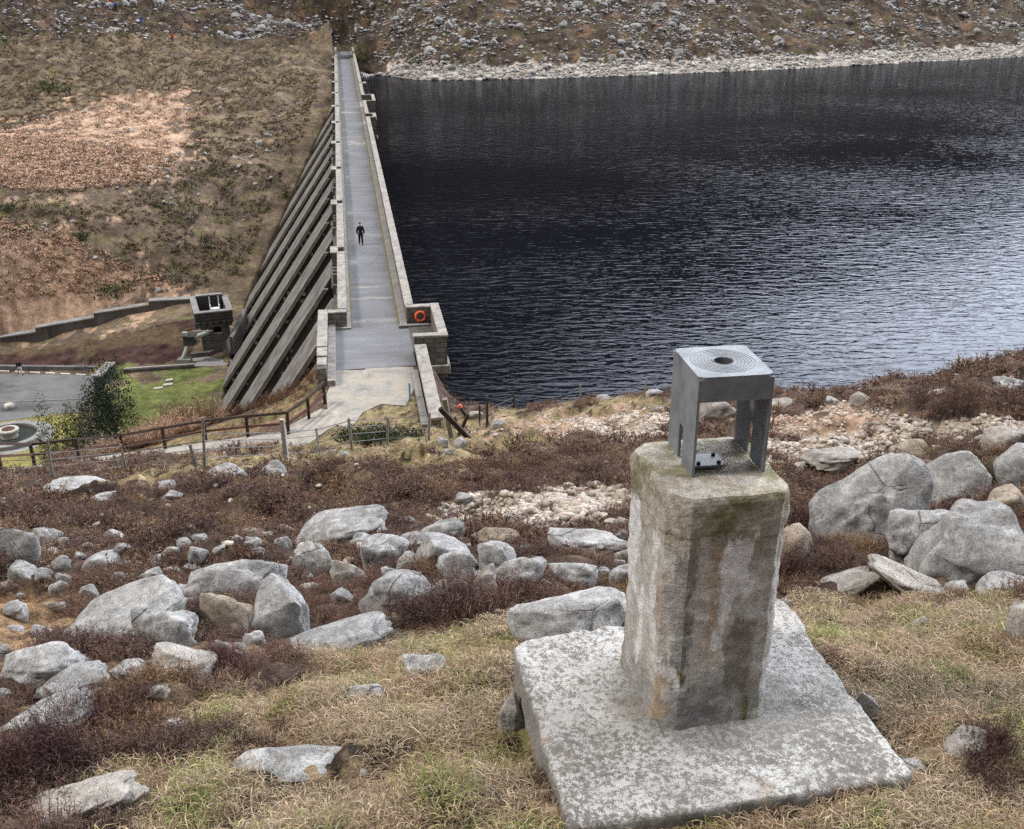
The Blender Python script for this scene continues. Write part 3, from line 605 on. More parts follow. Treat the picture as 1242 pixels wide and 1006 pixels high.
# ------------------------------------------------------------------ valley floor: car park, fountain, walls, valve house
sheet('car_park', COURT, 'court', 0, FLOOR + .03, 6.)
pts = [atz(x, y, FLOOR) for x, y in ((-60, 450.4), (0, 451), (130, 457))]
for a_, c_ in zip(pts[:-1], pts[1:]):
    n_ = max(2, int(np.linalg.norm(c_ - a_) / 1.6))
    for i in range(n_):
        p, q = a_ + (c_ - a_) * i / n_, a_ + (c_ - a_) * (i + .62) / n_
        tag(MB().tube((p[0], p[1], FLOOR + .05), (q[0], q[1], FLOOR + .05), .13, .13, 4).build('kerb_stone', 'white_paint'), 'white kerb stone in the dashed row along the far edge of the car park', 'kerb', 'white kerb stones along the car park')
kb = MB(); pts = [atz(x, y, FLOOR) for x, y in ((-260, 497), (0, 489), (70, 486), (128, 483))]
for a_, c_ in zip(pts[:-1], pts[1:]): kb.tube((a_[0], a_[1], FLOOR + .03), (c_[0], c_[1], FLOOR + .03), .09, .09, 4)
tag(kb.build('kerb_line', 'kerb_concrete'), 'thin pale kerb line across the middle of the dark car park', 'kerb')
def wall_between(m, p, q, zb, zt, t, mi=0):
    p = np.array(p[:2]); q = np.array(q[:2]); d = (q - p) / np.linalg.norm(q - p); n_ = np.array([-d[1], d[0]]) * t / 2
    P = [p + n_, q + n_, q - n_, p - n_]; V = [(*a_, zb) for a_ in P] + [(*a_, zt) for a_ in P]
    m.add(V, [(3, 2, 1, 0), (4, 5, 6, 7), (0, 1, 5, 4), (1, 2, 6, 5), (2, 3, 7, 6), (3, 0, 4, 7)], mi)
fw = empty('fountain', (FOUNT[0], FOUNT[1], FLOOR)); tag(fw, 'round grey stone fountain with a low pedestal in the garden by the car park', 'fountain')
MB().lathe([(2.45, 0), (2.45, .38), (2.5, .42), (3.05, .42), (3.1, .36), (3.1, 0)], n=48).build('basin', 'kerb_concrete', fw, 0, False)
m = MB(); m.lathe([(0, .12), (2.5, .12)], n=32); m.build('pool', 'pool_water', fw)
m = MB(); m.lathe([(.78, 0), (.78, .55), (.9, .6), (.95, .85), (.88, .92), (.62, .92), (.6, .8), (0, .8)], n=32); pd = m.build('pedestal', 'cap_concrete', fw)
m = MB(); m.lathe([(0, .83), (.6, .83)], n=24); m.build('plant_bed', 'wood_red', pd)
m = MB(); m.lathe([(3.12, .02), (4.0, .03)], n=48); m.build('paved_ring', 'kerb_concrete', fw)
bz = atz(12, 496, FLOOR); m = MB(); m.lathe([(0, 0), (.42, 0), (.5, .2), (.5, .42), (.4, .55), (0, .55)], (bz[0], bz[1], FLOOR), 16)
tag(m.build('stone_bollard', 'cap_concrete'), 'round pale stone bollard on the car park beside the fountain garden', 'bollard')
# low wall between car park and lawn
p, q = atz(136, 449, LAWN), atz(119, 466, LAWN); m = MB(); wall_between(m, p, q, FLOOR - .3, LAWN + .75, .8); lw = m.build('garden_wall', 'masonry_dark'); tag(lw, 'short dark stone wall dropping between the lawn and the car park', 'wall')
m = MB(); wall_between(m, p, q, LAWN + .75, LAWN + .9, 1.); m.build('coping', 'kerb_concrete', lw)
p, q = atz(150, 452, LAWN), atz(236, 446, LAWN); m = MB(); wall_between(m, p, q, LAWN - .5, LAWN + .35, .4); wall_between(m, atz(-200, 447, FLOOR), atz(131, 451, FLOOR), FLOOR - .5, FLOOR + .6, .5); ch = tag(m.build('channel_wall', 'wall_concrete'), 'low dark concrete channel wall behind the car park and lawn', 'wall')
m = MB(); m.tube((p[0], p[1], LAWN + .37), (q[0], q[1], LAWN + .37), .12, .12, 4); m.build('coping', 'cap_concrete', ch)
# stepped retaining wall under the far hillside
rw = tag(empty('retaining_wall', (0, 0, 0)), 'dark stepped retaining wall under the brown hillside left of the dam', 'wall')
base = [(-260, 462, 117), (0, 431, 116.5), (47, 421, 117), (47, 421, 117), (118, 408, 118.5), (118, 408, 118.5), (184, 394, 120), (184, 394, 120), (247, 384, 121)]
tops = [(-260, 440), (0, 411), (47, 404.), (47, 399), (118, 386.5), (118, 381.5), (184, 371), (184, 366.5), (247, 363)]
for i in range(len(base) - 1):
    if base[i][:2] == base[i + 1][:2]: continue
    a_, c_ = atD(*base[i]), atD(*base[i + 1]); ta, tc_ = atD(tops[i][0], tops[i][1], base[i][2]), atD(tops[i + 1][0], tops[i + 1][1], base[i + 1][2])
    def sect(dz0, dz1, th, off=0.):
        d = (c_ - a_)[:2]; d /= np.linalg.norm(d); n_ = np.array([-d[1], d[0]])
        V = []
        for pnt, zb, zt in ((a_, a_[2] - 1.2, ta[2]), (c_, c_[2] - 1.2, tc_[2])):
            lo, hi = (zb, zt) if dz0 is None else (zt + dz0, zt + dz1)
            for o_ in (-off, th + off): V += [(pnt[0] + n_[0] * o_, pnt[1] + n_[1] * o_, lo), (pnt[0] + n_[0] * o_, pnt[1] + n_[1] * o_, hi)]
        return MB().add(V, [(0, 1, 5, 4), (1, 3, 7, 5), (3, 2, 6, 7), (2, 0, 4, 6), (0, 2, 3, 1), (4, 5, 7, 6)])
    sg = sect(None, 0, .9).build('wall_section', 'wall_concrete', rw); sect(0., .16, .9, .12).build('coping', 'kerb_concrete', sg)
# white-washed block letters on it are too weathered to read: a few pale smears
m = MB(); a_, c_ = atD(76, 414, 117.6), atD(97, 409.5, 117.95)
gg = random.Random(5)
for i in range(9):
    t = i / 8.; p = a_ + (c_ - a_) * t; h_ = .12 + (.75 if i == 8 else gg.random() * .18); wd = .14 + gg.random() * .16
    m.box(p[0] - wd / 2, p[0] + wd / 2, p[1] - .06, p[1] - .02, p[2] - .1, p[2] - .1 + h_)
m.build('pale_smear', 'white_paint', rw)
# valve house at the foot of the dam
vz = LAWN; vp = atz(247, 431, vz); vq = atz(282, 427, vz); vd = (vq - vp)[:2]; vl = np.linalg.norm(vd); vh = empty('valve_house', (vp[0], vp[1], vz), math.atan2(vd[1], vd[0])); tag(vh, 'square stone valve house with an open parapet roof at the foot of the dam', 'building')
H = 3.5; D = 4.6
wm = MB(); wm.box(0, 1.35, 0, .4, -.5, H); wm.box(2.15, vl, 0, .4, -.5, H); wm.box(1.35, 2.15, 0, .4, -.5, 2.4); wm.box(1.35, 2.15, 0, .4, 3.05, H); wm.box(0, .4, .4, D, -.5, H); wm.box(vl - .4, vl, .4, D, -.5, H); wm.box(.4, vl - .4, D - .4, D, -.5, H); wm.build('wall', 'masonry', vh)
wn = MB().box(1.35, 2.15, .3, .36, 2.4, 3.05).build('window', 'black_hole', vh); MB().box(1.25, 2.25, -.07, .28, 2.26, 2.4).build('sill', 'cap_concrete', wn); MB().box(1.25, 2.25, -.04, .28, 3.05, 3.17).build('lintel', 'cap_concrete', wn)
o_ = .42
pm = MB(); pm.box(-o_, vl + o_, -o_, .1, H, H + 1.25); pm.box(-o_, .1, .1, D + .6, H, H + 1.25); pm.box(vl - .1, vl + o_, .1, D + .6, H, H + 1.25); pm.box(.1, vl - .1, D + .1, D + .6, H, H + 1.6)
for i in range(6): pm.box(-o_ - .1 + i * (vl + .6) / 5.4, -o_ + .35 + i * (vl + .6) / 5.4, -o_ - .25, -o_ - .003, H - .25, H + .3)
pr = pm.build('parapet', 'masonry_dark', vh)
cm = MB(); cm.box(-o_ - .08, vl + o_ + .08, -o_ - .08, .14, H + 1.25, H + 1.4); cm.box(-o_ - .08, .14, .14, D + .6, H + 1.25, H + 1.4); cm.box(vl - .14, vl + o_ + .08, .14, D + .6, H + 1.25, H + 1.4); cm.box(.14, vl - .14, D + .08, D + .68, H + 1.6, H + 1.74); cm.build('coping', 'kerb_concrete', pr)
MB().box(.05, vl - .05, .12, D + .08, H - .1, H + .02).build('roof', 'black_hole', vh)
lf = MB()
for sx in (0, .95):
    lf.tube((sx + 1.45, 2.6, H), (sx + 1.45, 2.6, H + 1.1), .05); lf.tube((sx + 1.45, 3.4, H), (sx + 1.45, 3.4, H + 1.9), .05); lf.tube((sx + 1.45, 2.6, H + 1.), (sx + 1.45, 3.4, H + 1.), .05)
lf.box(1.4, 2.45, 2.55, 3.4, H + .55, H + .7)
o = lf.build('white_seat_frame', 'white_plastic'); o.location = vh.location; o.rotation_euler = vh.rotation_euler; tag(o, 'white metal frame like a seat standing inside the valve house roof', 'frame')
# curved chute wall between the valve house and the dam
m = MB(); cp = [atz(232, 434, vz), atz(252, 432, vz), atz(268, 426, vz), atD(281, 414, 105.5), atD(290, 398, 107), atD(297, 380, 109.5)]
for a_, c_ in zip(cp[:-1], cp[1:]):
    d = (c_ - a_)[:2]; d /= np.linalg.norm(d); n_ = np.array([-d[1], d[0]]) * .25
    V = [(a_[0] + s_ * n_[0], a_[1] + s_ * n_[1], z_) for s_ in (-1, 1) for z_ in (a_[2] - 1.5, a_[2] + .5)] + [(c_[0] + s_ * n_[0], c_[1] + s_ * n_[1], z_) for s_ in (-1, 1) for z_ in (c_[2] - 1.5, c_[2] + .5)]
    m.add(V, [(0, 1, 5, 4), (1, 3, 7, 5), (3, 2, 6, 7), (2, 0, 4, 6), (0, 2, 3, 1), (4, 5, 7, 6)])
tag(m.build('chute_wall', 'dam_concrete'), 'curved concrete chute wall sweeping down past the valve house', 'wall')
MBp = [atz(x, y, vz) for x, y in ((236, 445), (232, 432), (262, 431), (272, 428), (283, 440), (272, 444))]
sheet('stone_pavement', MBp, 'kerb_concrete', 0, vz + .04, 4.)
# outlet pipe and its dark valve box
pp = atz(222, 441, vz); vb = empty('outlet_pipe', (pp[0], pp[1], vz)); tag(vb, 'grey outlet pipe with a dark valve box beside the valve house', 'pipe')
MB().box(-.5, .9, -.4, .5, 0, .55).build('plinth', 'kerb_concrete', vb, .03)
MB().tube((.05, 0, .5), (.75, .6, 2.2), .22, .22, 12).tube((1., .7, 2.5), (2.6, 1.8, 2.9), .24, .24, 12).build('pipe', 'pipe_grey', vb)
MB().box(.25, 1.35, .2, 1.2, 1.9, 2.85).box(.1, 1.5, .1, 1.3, 2.85, 2.95).build('valve_box', 'iron_dark', vb, .04)
MB().box(.2, .7, .3, .7, 2.95, 3.3).box(.9, 3., 1.5, 1.6, 3.05, 3.12).build('handle', 'pipe_grey', vb)
# pale slabs lying on the lawn
for k, (x, y, l_, w_, rz, lab) in enumerate(((192, 472, .95, .5, .25, 'pale flat slab on the lawn, nearest the evergreen tree'), (204, 467.5, 1.0, .55, .3, 'pale flat slab on the lawn, middle one of three'), (205.5, 462, .8, .5, .35, 'pale flat slab on the lawn, nearest the valve house'))):
    p = atz(x, y, LAWN); m = MB(); m.prism([(-l_ / 2, -w_ / 2), (l_ / 2, -w_ / 2 + .06), (l_ / 2 - .05, w_ / 2), (-l_ / 2 + .08, w_ / 2 - .03)], 'z', 0, .14); o = m.build('stone_slab', 'cap_concrete', None, .03); o.location = (p[0], p[1], LAWN); o.rotation_euler = (0, 0, rz); tag(o, lab, 'slab', 'pale slabs on the lawn')

# ------------------------------------------------------------------ fences
FR = np.random.default_rng(21)
def post_mesh(h_, r_, square=True):
    m = MB()
    if square: m.box(-r_, r_, -r_, r_, -.35, h_)
    else: m.tube((0, 0, -.35), (0, 0, h_), r_, r_ * .85, 8)
    return m
tf = tag(empty('timber_fence'), 'dark timber rail fence along the outer edge of the path below the dam', 'fence')
tp = [(-110, 578), (-50, 570), (0, 563.5), (41, 558), (96, 556), (149, 547), (201, 545), (250, 536), (301, 531), (350, 527), (375, 509), (394, 490)]
tg = []
for i, (x, y) in enumerate(tp):
    h = ground_hit(x, y, 0, 30, 90); h[2] = gz(h[0], h[1]); tg.append(h)
pm_ = None
for h in tg:
    if pm_ is None: o = post_mesh(1.2, .075).build('post', 'wood_dark', tf, .01); pm_ = o.data
    else: o = bpy.data.objects.new('post', pm_); COL.objects.link(o); o.parent = tf; md = o.modifiers.new('bevel', 'BEVEL'); md.width = .01
    o.location = h; o.rotation_euler = (FR.normal() * .02, FR.normal() * .02, .1)
def rail(pts, hh, r_, name, mat, par_, dz=0.):
    m = MB()
    for a_, c_ in zip(pts[:-1], pts[1:]): 
        a2 = a_ + np.array([0, 0, hh]); c2 = c_ + np.array([0, 0, hh]); d = (c2 - a2) / np.linalg.norm(c2 - a2); m.tube(a2 - d * .04, c2 + d * .04, r_, r_, 4 if r_ > .03 else 5)
    return m.build(name, mat, par_)
rail(tg, 1.17, .085, 'top_rail', 'wood_dark', tf); rail(tg, .60, .07, 'lower_rail', 'wood_red', tf)
wf = tag(empty('wire_fence'), 'wire stock fence on thin posts between the heather and the path', 'fence')
wp = [(-60, 590), (0, 585), (64, 581), (154.5, 576), (248.6, 567), (347.6, 559), (388, 554), (427, 546), (470, 540), (520, 541)]
wg = []
for i, (x, y) in enumerate(wp):
    h = ground_hit(x, y, 0, 25, 90); h[2] = gz(h[0], h[1]); wg.append(h)
    hh = 1.35 if i in (2, 4, 5) else 1.0; o = post_mesh(hh, .045 if i != 5 else .06, i == 5).build('post', 'concrete_post' if i in (5, 6) else 'wood_grey', wf); o.location = h; o.rotation_euler = (FR.normal() * .05, FR.normal() * .06, 0)
    if i in (3, 4): 
        o = post_mesh(.7, .05, False).build('strut_post', 'wood_grey', wf); o.location = h + np.array([-.18, -.1, 0]); o.rotation_euler = (.05, -.12, 0)
for hh in (.25, .5, .72, .92): rail(wg, hh, .011, 'wire', 'wire', wf)
sf = tag(empty('shore_fence'), 'thin fence of scattered dark posts and wires above the waterline', 'fence')
sp_ = [(557, 521, .7, 'wood_dark', .3), (582, 518.5, 1.15, 'wood_dark', 0), (591, 517, 1.25, 'wood_dark', 0), (623, 497, 1.0, 'wood_dark', 0.02), (704, 484, .9, 'wood_grey', .03), (782, 478, .75, 'wood_grey', -.05)]
sg_ = []
for x, y, hh, mt, tl in sp_:
    h = ground_hit(x, y, 0, 20, 60); h[2] = gz(h[0], h[1]); o = post_mesh(hh, .05, mt == 'wood_dark').build('post', mt, sf); o.location = h; o.rotation_euler = (0, -tl, 0); sg_.append(h)
for hh in (.35, .7): rail(sg_[1:4], hh, .008, 'wire', 'wire', sf)
def lone_post(x, y, hh, r_, mat, rot, lab, cap=None):
    h = ground_hit(x, y, 0, 20, 70); h[2] = gz(h[0], h[1]); o = post_mesh(hh, r_).build('post', mat, None, .008); o.location = h; o.rotation_euler = rot; tag(o, lab, 'post')
    if cap: MB().box(-r_ * 1.15, r_ * 1.15, -r_ * 1.15, r_ * 1.15, hh - .16, hh + .02).build('orange_cap', 'orange', o, .02)
    return o
lone_post(626.5, 497, 1.25, .045, 'white_plastic', (0, .08, 0), 'white marker post at the grassy edge above the water')
lone_post(566, 506, .75, .07, 'wood_dark', (0, -.5, 0), 'short leaning dark stake with an orange cap by the water', True)
lone_post(570, 533, 1.5, .075, 'wood_dark', (.15, -.66, 0), 'thick dark timber post leaning against broken stones beside the side wall')
lone_post(497.5, 487, 1.05, .05, 'blue_paint', (0, 0, 0), 'small blue post standing on the worn apron')
lone_post(548, 535, 1.6, .08, 'wood_grey', (.1, -.12, 0), 'weathered grey gate post beside the end of the side wall')
o = lone_post(556, 531, .9, .05, 'wood_dark', (.2, .35, .4), 'dark broken gate rail propped beside the weathered gate post')

# ------------------------------------------------------------------ survey pillar on its slab, with the steel stand on top
pil = tag(empty('survey_pillar', (0, 0, 0)), 'weathered chunky concrete pillar on a square lichen-covered slab in the foreground', 'pillar')
def grid_solid(ringsV, mat, name, parent, closed_top=True):
    n = len(ringsV[0]); V = [p for r_ in ringsV for p in r_]; F = []
    for i in range(len(ringsV) - 1):
        for j in range(n): F.append((i * n + j, i * n + (j + 1) % n, (i + 1) * n + (j + 1) % n, (i + 1) * n + j))
    return V, F
def round_poly(pts, r_, per=40):
    """closed polygon with corners cut, resampled evenly"""
    P = [np.array(p, float) for p in pts]; out_ = []
    for i in range(len(P)):
        a_, c_, d_ = P[i - 1], P[i], P[(i + 1) % len(P)]; rc = r_[i] if hasattr(r_, '__len__') else r_
        u = (a_ - c_) / np.linalg.norm(a_ - c_); v = (d_ - c_) / np.linalg.norm(d_ - c_); out_ += [c_ + u * rc, c_ + (u + v) * rc * .46, c_ + v * rc]
    out_ = np.array(out_); q = np.vstack([out_, out_[:1]]); L = np.concatenate([[0], np.cumsum(np.linalg.norm(np.diff(q, axis=0), axis=1))]); t = np.linspace(0, L[-1], per, endpoint=False)
    return np.stack([np.interp(t, L, q[:, 0]), np.interp(t, L, q[:, 1])], 1)
# slab
b = NB('slab'); c = b.pos(); nr_ = b.sep(b.normal()); big = b.noise(c, 2.2, 6, .65, .4); md_ = b.noise(c, 36., 8, .77); fi = b.noise(c, 120., 3, .7)
col = b.ramp(big, [(.3, (.17, .16, .145)), (.7, (.27, .255, .235))]); lich = b.ramp(b.math('ADD', b.math('MULTIPLY', md_, .75), b.math('MULTIPLY', big, .32)), [(.50, 0.), (.55, 1.)])
tp_ = b.ramp(nr_[2], [(.3, .25), (.8, 1.)]); lv = b.ramp(b.noise(b.map(c, loc=(1, 8, 0)), 1.7, 5, .6), [(.3, .45), (.6, 1.)]); col = b.mix(b.math('MULTIPLY', b.math('MULTIPLY', b.math('MULTIPLY', lich, .92), lv), tp_), col, (.60, .59, .57))
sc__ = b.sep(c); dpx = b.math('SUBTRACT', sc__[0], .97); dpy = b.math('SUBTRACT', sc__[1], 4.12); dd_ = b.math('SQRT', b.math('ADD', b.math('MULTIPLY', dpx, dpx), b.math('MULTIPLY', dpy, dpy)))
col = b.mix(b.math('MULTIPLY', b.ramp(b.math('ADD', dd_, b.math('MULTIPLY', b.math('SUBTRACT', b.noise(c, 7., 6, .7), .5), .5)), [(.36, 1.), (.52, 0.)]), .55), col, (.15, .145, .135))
dk = b.ramp(b.noise(b.map(c, loc=(3, 1, 0)), 5.5, 8, .75, .3), [(.28, 1.), (.4, 0.)]); col = b.mix(b.math('MULTIPLY', dk, .75), col, (.085, .078, .07))
sp2 = b.ramp(b.voro(c, 42.), [(.16, 1.), (.24, 0.)]); sp3 = b.ramp(b.noise(c, 7., 2), [(.52, 0.), (.6, 1.)]); col = b.mix(b.math('MULTIPLY', b.math('MULTIPLY', sp2, sp3), .7), col, (.10, .085, .07))
orn = b.ramp(b.noise(b.map(c, loc=(9, 4, 2)), 3.4, 5, .6), [(.6, 0.), (.7, 1.)]); col = b.mix(b.math('MULTIPLY', orn, .4), col, (.30, .21, .13))
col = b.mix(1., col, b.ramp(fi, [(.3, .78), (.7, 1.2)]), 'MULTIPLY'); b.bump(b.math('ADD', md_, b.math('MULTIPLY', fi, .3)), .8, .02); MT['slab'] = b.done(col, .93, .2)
poly = round_poly([p[:2] for p in SLAB], .035, 360); cen = poly.mean(0); rings = []
def ringz(sc_, z_, jit):
    P = cen + (poly - cen) * sc_; q = np.column_stack([P, np.full(len(P), z_)]); nn = N3(q * 1.4); nn2 = N3b(q * 7.); dirs = (poly - cen) / np.linalg.norm(poly - cen, axis=1)[:, None]
    q[:, :2] += dirs * (nn * .006 + nn2 * .004)[:, None] * jit; q[:, 2] += nn * .006 + nn2 * .003; return q
for sc_, z_, jt in ((1.0, -.5, 1), (1., -.2, 1.), (1.0, -.15, 1), (1.0, -.1, 1), (1.0, -.05, 1), (.997, -.02, 1), (.985, -.003, 1), (.97, 0, 1)): rings.append(ringz(sc_, SLAB_Z + z_, jt))
for sc_ in np.linspace(.94, .02, 34): rings.append(ringz(sc_, SLAB_Z, 1))
V, F_ = grid_solid(rings, None, None, None); F_.append(tuple(range(len(V) - 360, len(V))))
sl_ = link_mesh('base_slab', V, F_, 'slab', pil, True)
# shaft
b = NB('pillar_concrete'); c = b.pos(); s = b.sep(c); big = b.noise(c, 3.2, 7, .68, .5); st = b.noise(b.map(c, scale=(9, 9, .9)), 1., 6, .68, .3); st2 = b.noise(b.map(c, scale=(16, 16, 1.6), loc=(4, 2, 0)), 1., 6, .7); mid = b.noise(c, 24., 7, .72); fi = b.noise(c, 110., 3, .7)
col = b.ramp(big, [(.28, (.25, .235, .22)), (.42, (.45, .43, .40)), (.6, (.62, .605, .58)), (.78, (.37, .35, .33))])
col = b.mix(b.math('MULTIPLY', b.ramp(st, [(.5, 0.), (.62, 1.)]), .55), col, (.50, .485, .46))
col = b.mix(b.math('MULTIPLY', b.ramp(b.noise(b.map(c, scale=(7, 7, .8), loc=(7, 9, 1)), 1., 5, .6), [(.55, 0.), (.66, 1.)]), .5), col, (.36, .23, .13))
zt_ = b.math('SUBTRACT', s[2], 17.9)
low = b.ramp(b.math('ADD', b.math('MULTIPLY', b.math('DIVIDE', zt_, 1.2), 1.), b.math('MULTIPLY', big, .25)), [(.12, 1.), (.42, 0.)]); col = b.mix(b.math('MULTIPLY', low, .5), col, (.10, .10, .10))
shaftm = b.ramp(zt_, [(.5, .25), (.86, 1.), (.94, 0.)])
wh = b.math('MULTIPLY', b.ramp(st2, [(.56, 0.), (.63, 1.)]), b.ramp(big, [(.44, 0.), (.56, 1.)])); col = b.mix(b.math('MULTIPLY', b.math('MULTIPLY', wh, shaftm), .85), col, (.62, .61, .62))
crownm = b.ramp(zt_, [(.86, 0.), (.93, 1.)]); cc_ = b.ramp(mid, [(.3, (.22, .185, .14)), (.6, (.37, .325, .26))]); col = b.mix(b.math('MULTIPLY', crownm, .6), col, cc_)
mossf = b.math('MULTIPLY', b.ramp(b.noise(b.map(c, loc=(2, 5, 3)), 5., 6, .65), [(.46, 0.), (.6, 1.)]), b.ramp(zt_, [(.95, 0.), (1.17, 1.)])); col = b.mix(b.math('MULTIPLY', mossf, .7), col, (.14, .125, .035))
# weathering with a place of its own: lime runs, damp stains, rust-tan bands (u along the front face, v along the left face)
FLx, FLy = .69, 3.87; _a = math.atan2(.10, .51)
uu = b.math('ADD', b.math('MULTIPLY', b.math('SUBTRACT', s[0], FLx), math.cos(_a)), b.math('MULTIPLY', b.math('SUBTRACT', s[1], FLy), math.sin(_a)))
vv = b.math('SUBTRACT', b.math('MULTIPLY', b.math('SUBTRACT', s[1], FLy), math.cos(_a)), b.math('MULTIPLY', b.math('SUBTRACT', s[0], FLx), math.sin(_a)))
wn1 = b.math('SUBTRACT', b.noise(b.map(c, scale=(26, 26, 7)), 1., 6, .72), .5); wn2 = b.math('SUBTRACT', b.noise(b.map(c, scale=(9, 9, 5), loc=(3, 7, 2)), 1., 5, .65), .5)
def patch(t, t0, t1, z0, z1, soft_, amt, colr, face):
    global col
    dx = b.math('SUBTRACT', b.math('ABSOLUTE', b.math('SUBTRACT', t, (t0 + t1) / 2)), (t1 - t0) / 2); dz = b.math('MULTIPLY', b.math('SUBTRACT', b.math('ABSOLUTE', b.math('SUBTRACT', s[2], (z0 + z1) / 2)), (z1 - z0) / 2), .5)
    d_ = b.math('ADD', b.math('MAXIMUM', dx, dz), b.math('ADD', b.math('MULTIPLY', wn1, .17), b.math('MULTIPLY', wn2, .11)))
    m_ = b.math('MULTIPLY', b.ramp(b.math('ADD', b.math('MULTIPLY', d_, 1 / soft_), .5), [(.2, 1.), (.8, 0.)]), amt)
    g_ = b.ramp(vv if face == 'front' else uu, [(.0, 1.), (.09, 1.), (.11, 0.)]); col = b.mix(b.math('MULTIPLY', m_, g_), col, colr)
patch(uu, .03, .12, 18.2, 18.84, .03, .75, (.14, .135, .135), 'front')
patch(uu, .14, .19, 18.1, 18.88, .03, .75, (.56, .53, .49), 'front')
patch(uu, .19, .25, 18.25, 18.86, .05, .6, (.46, .32, .19), 'front')
patch(uu, .30, .42, 18.05, 18.45, .05, .75, (.17, .145, .115), 'front')
patch(uu, .43, .50, 18.1, 18.85, .04, .5, (.45, .42, .39), 'front')
patch(uu, .235, .39, 18.58, 18.88, .018, 1., (.74, .73, .74), 'front')
patch(uu, .245, .29, 18.47, 18.60, .014, .95, (.76, .75, .75), 'front')
patch(uu, .225, .24, 18.33, 18.43, .015, 1., (.78, .77, .77), 'front')
patch(uu, .262, .272, 18.42, 18.50, .012, 1., (.78, .77, .77), 'front')
patch(uu, .04, .30, 17.85, 18.12, .06, .55, (.15, .15, .15), 'front')
patch(uu, .36, .52, 17.88, 17.97, .04, .8, (.55, .53, .48), 'front')
patch(uu, .38, .44, 17.9, 17.98, .03, .8, (.10, .105, .025), 'front')
patch(uu, .08, .12, 18.13, 18.2, .03, .8, (.12, .11, .02), 'front')
patch(vv, .40, .58, 18.45, 18.9, .03, .95, (.66, .66, .67), 'left')
patch(vv, .15, .21, 18.3, 18.85, .02, .9, (.66, .65, .65), 'left')
patch(vv, .30, .36, 18.05, 18.5, .02, .95, (.68, .67, .67), 'left')
patch(vv, .03, .10, 18.3, 18.7, .04, .6, (.42, .39, .36), 'left')
patch(vv, .06, .12, 17.9, 18.15, .04, .6, (.40, .27, .15), 'left')
col = b.mix(1., col, b.ramp(mid, [(.3, .7), (.7, 1.25)]), 'MULTIPLY'); col = b.mix(1., col, b.ramp(fi, [(.3, .75), (.7, 1.22)]), 'MULTIPLY')
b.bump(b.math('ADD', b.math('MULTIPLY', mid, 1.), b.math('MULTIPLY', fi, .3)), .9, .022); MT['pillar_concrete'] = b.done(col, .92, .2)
PZ0, PZ1 = 17.85, 19.1
fl, fr = np.array([.68, 3.868]), np.array([1.235, 3.977]); fd = (fr - fl) / np.linalg.norm(fr - fl); fn = np.array([-fd[1], fd[0]]); bl, br_ = fl + fn * .62 - fd * .03, fr + fn * .60 + fd * .01
NPER = 200
poly = round_poly([fl, fr, br_, bl], (.085, .06, .08, .08), NPER); cen = poly.mean(0)
rings = []
for z_ in list(np.linspace(PZ0, PZ1 - .03, 90)) + [PZ1 - .012, PZ1 - .002, PZ1]:
    t = (z_ - PZ0) / (PZ1 - PZ0); k = .955 + .05 * (1 - smooth(0, .14, t)) + .035 * smooth(.0, .02, t - .80)
    # the crown is a thicker band with a broken lower edge
    q = np.column_stack([cen + (poly - cen) * k, np.full(NPER, z_)])
    ang = np.arctan2(poly[:, 1] - cen[1], poly[:, 0] - cen[0]); dirs = (poly - cen) / np.linalg.norm(poly - cen, axis=1)[:, None]
    edge = .845 + .014 * N_A(np.column_stack([ang * .7, ang * 0 + 3.])) ; band = smooth(0, .012, t - edge)
    base_k = .958 + .045 * (1 - smooth(0, .16, t)) + .022 * band
    # one chipped hollow on the right of the front face under the crown
    fx = (q[:, 0] - fl[0]) * fd[0] + (q[:, 1] - fl[1]) * fd[1]; front = (dirs @ -fn) > .55
    hol = front * np.exp(-((fx - .37) / .085) ** 4) * smooth(.60, .74, t) * (1 - smooth(.80, .815, t)); base_k = base_k - .035 * hol
    q[:, :2] = cen + (poly - cen) * base_k[:, None]
    n1 = N3(q * 1.6); n2 = N3b(q * 6.); n3 = N3(q * 9.); q[:, :2] += dirs * (n1 * .0022 + n2 * .0022 + n3 * .0016)[:, None]
    if z_ > PZ1 - .04:
        f = (z_ - (PZ1 - .04)) / .04; q[:, :2] = cen + (q[:, :2] - cen) * (1 - .035 * f * f)
    rings.append(q)
for sc_ in np.linspace(.9, .03, 16):
    q = np.column_stack([cen + (rings[92][:, :2] - cen) * sc_, np.full(NPER, PZ1 + .002)]); q[:, 2] += N3(q * 2.) * .004 + N3b(q * 8.) * .002; rings.append(q)
V, F_ = grid_solid(rings, None, None, None); F_.append(tuple(range(len(V) - NPER, len(V))))
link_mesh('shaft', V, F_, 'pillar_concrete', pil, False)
# patches of lime that have run down the front face
lm = MB()
def smear(fx, t0, t1, wd, seed):
    g_ = random.Random(seed); pts = []
    n = 26
    zs = np.linspace(t1, t0, n); V = []; F_ = []
    for i, t in enumerate(zs):
        u = i / (n - 1); ww = wd * (.55 + .45 * math.sin(math.pi * min(1, u * 1.1 + .15))) * (1 + g_.uniform(-.22, .22)) * (1 - u ** 4 * .7); cx = fx + g_.uniform(-.006, .006)
        for e in (-1, -.4, .4, 1):
            P2 = fl + fd * (cx + e * ww / 2) + fn * (.0135 - .006 * (1 - abs(e)) ); V.append((P2[0], P2[1], PZ0 + t * (PZ1 - PZ0)))
    for i in range(n - 1):
        for j in range(3): F_.append((i * 4 + j, i * 4 + j + 1, (i + 1) * 4 + j + 1, (i + 1) * 4 + j))
    lm.add(V, F_)
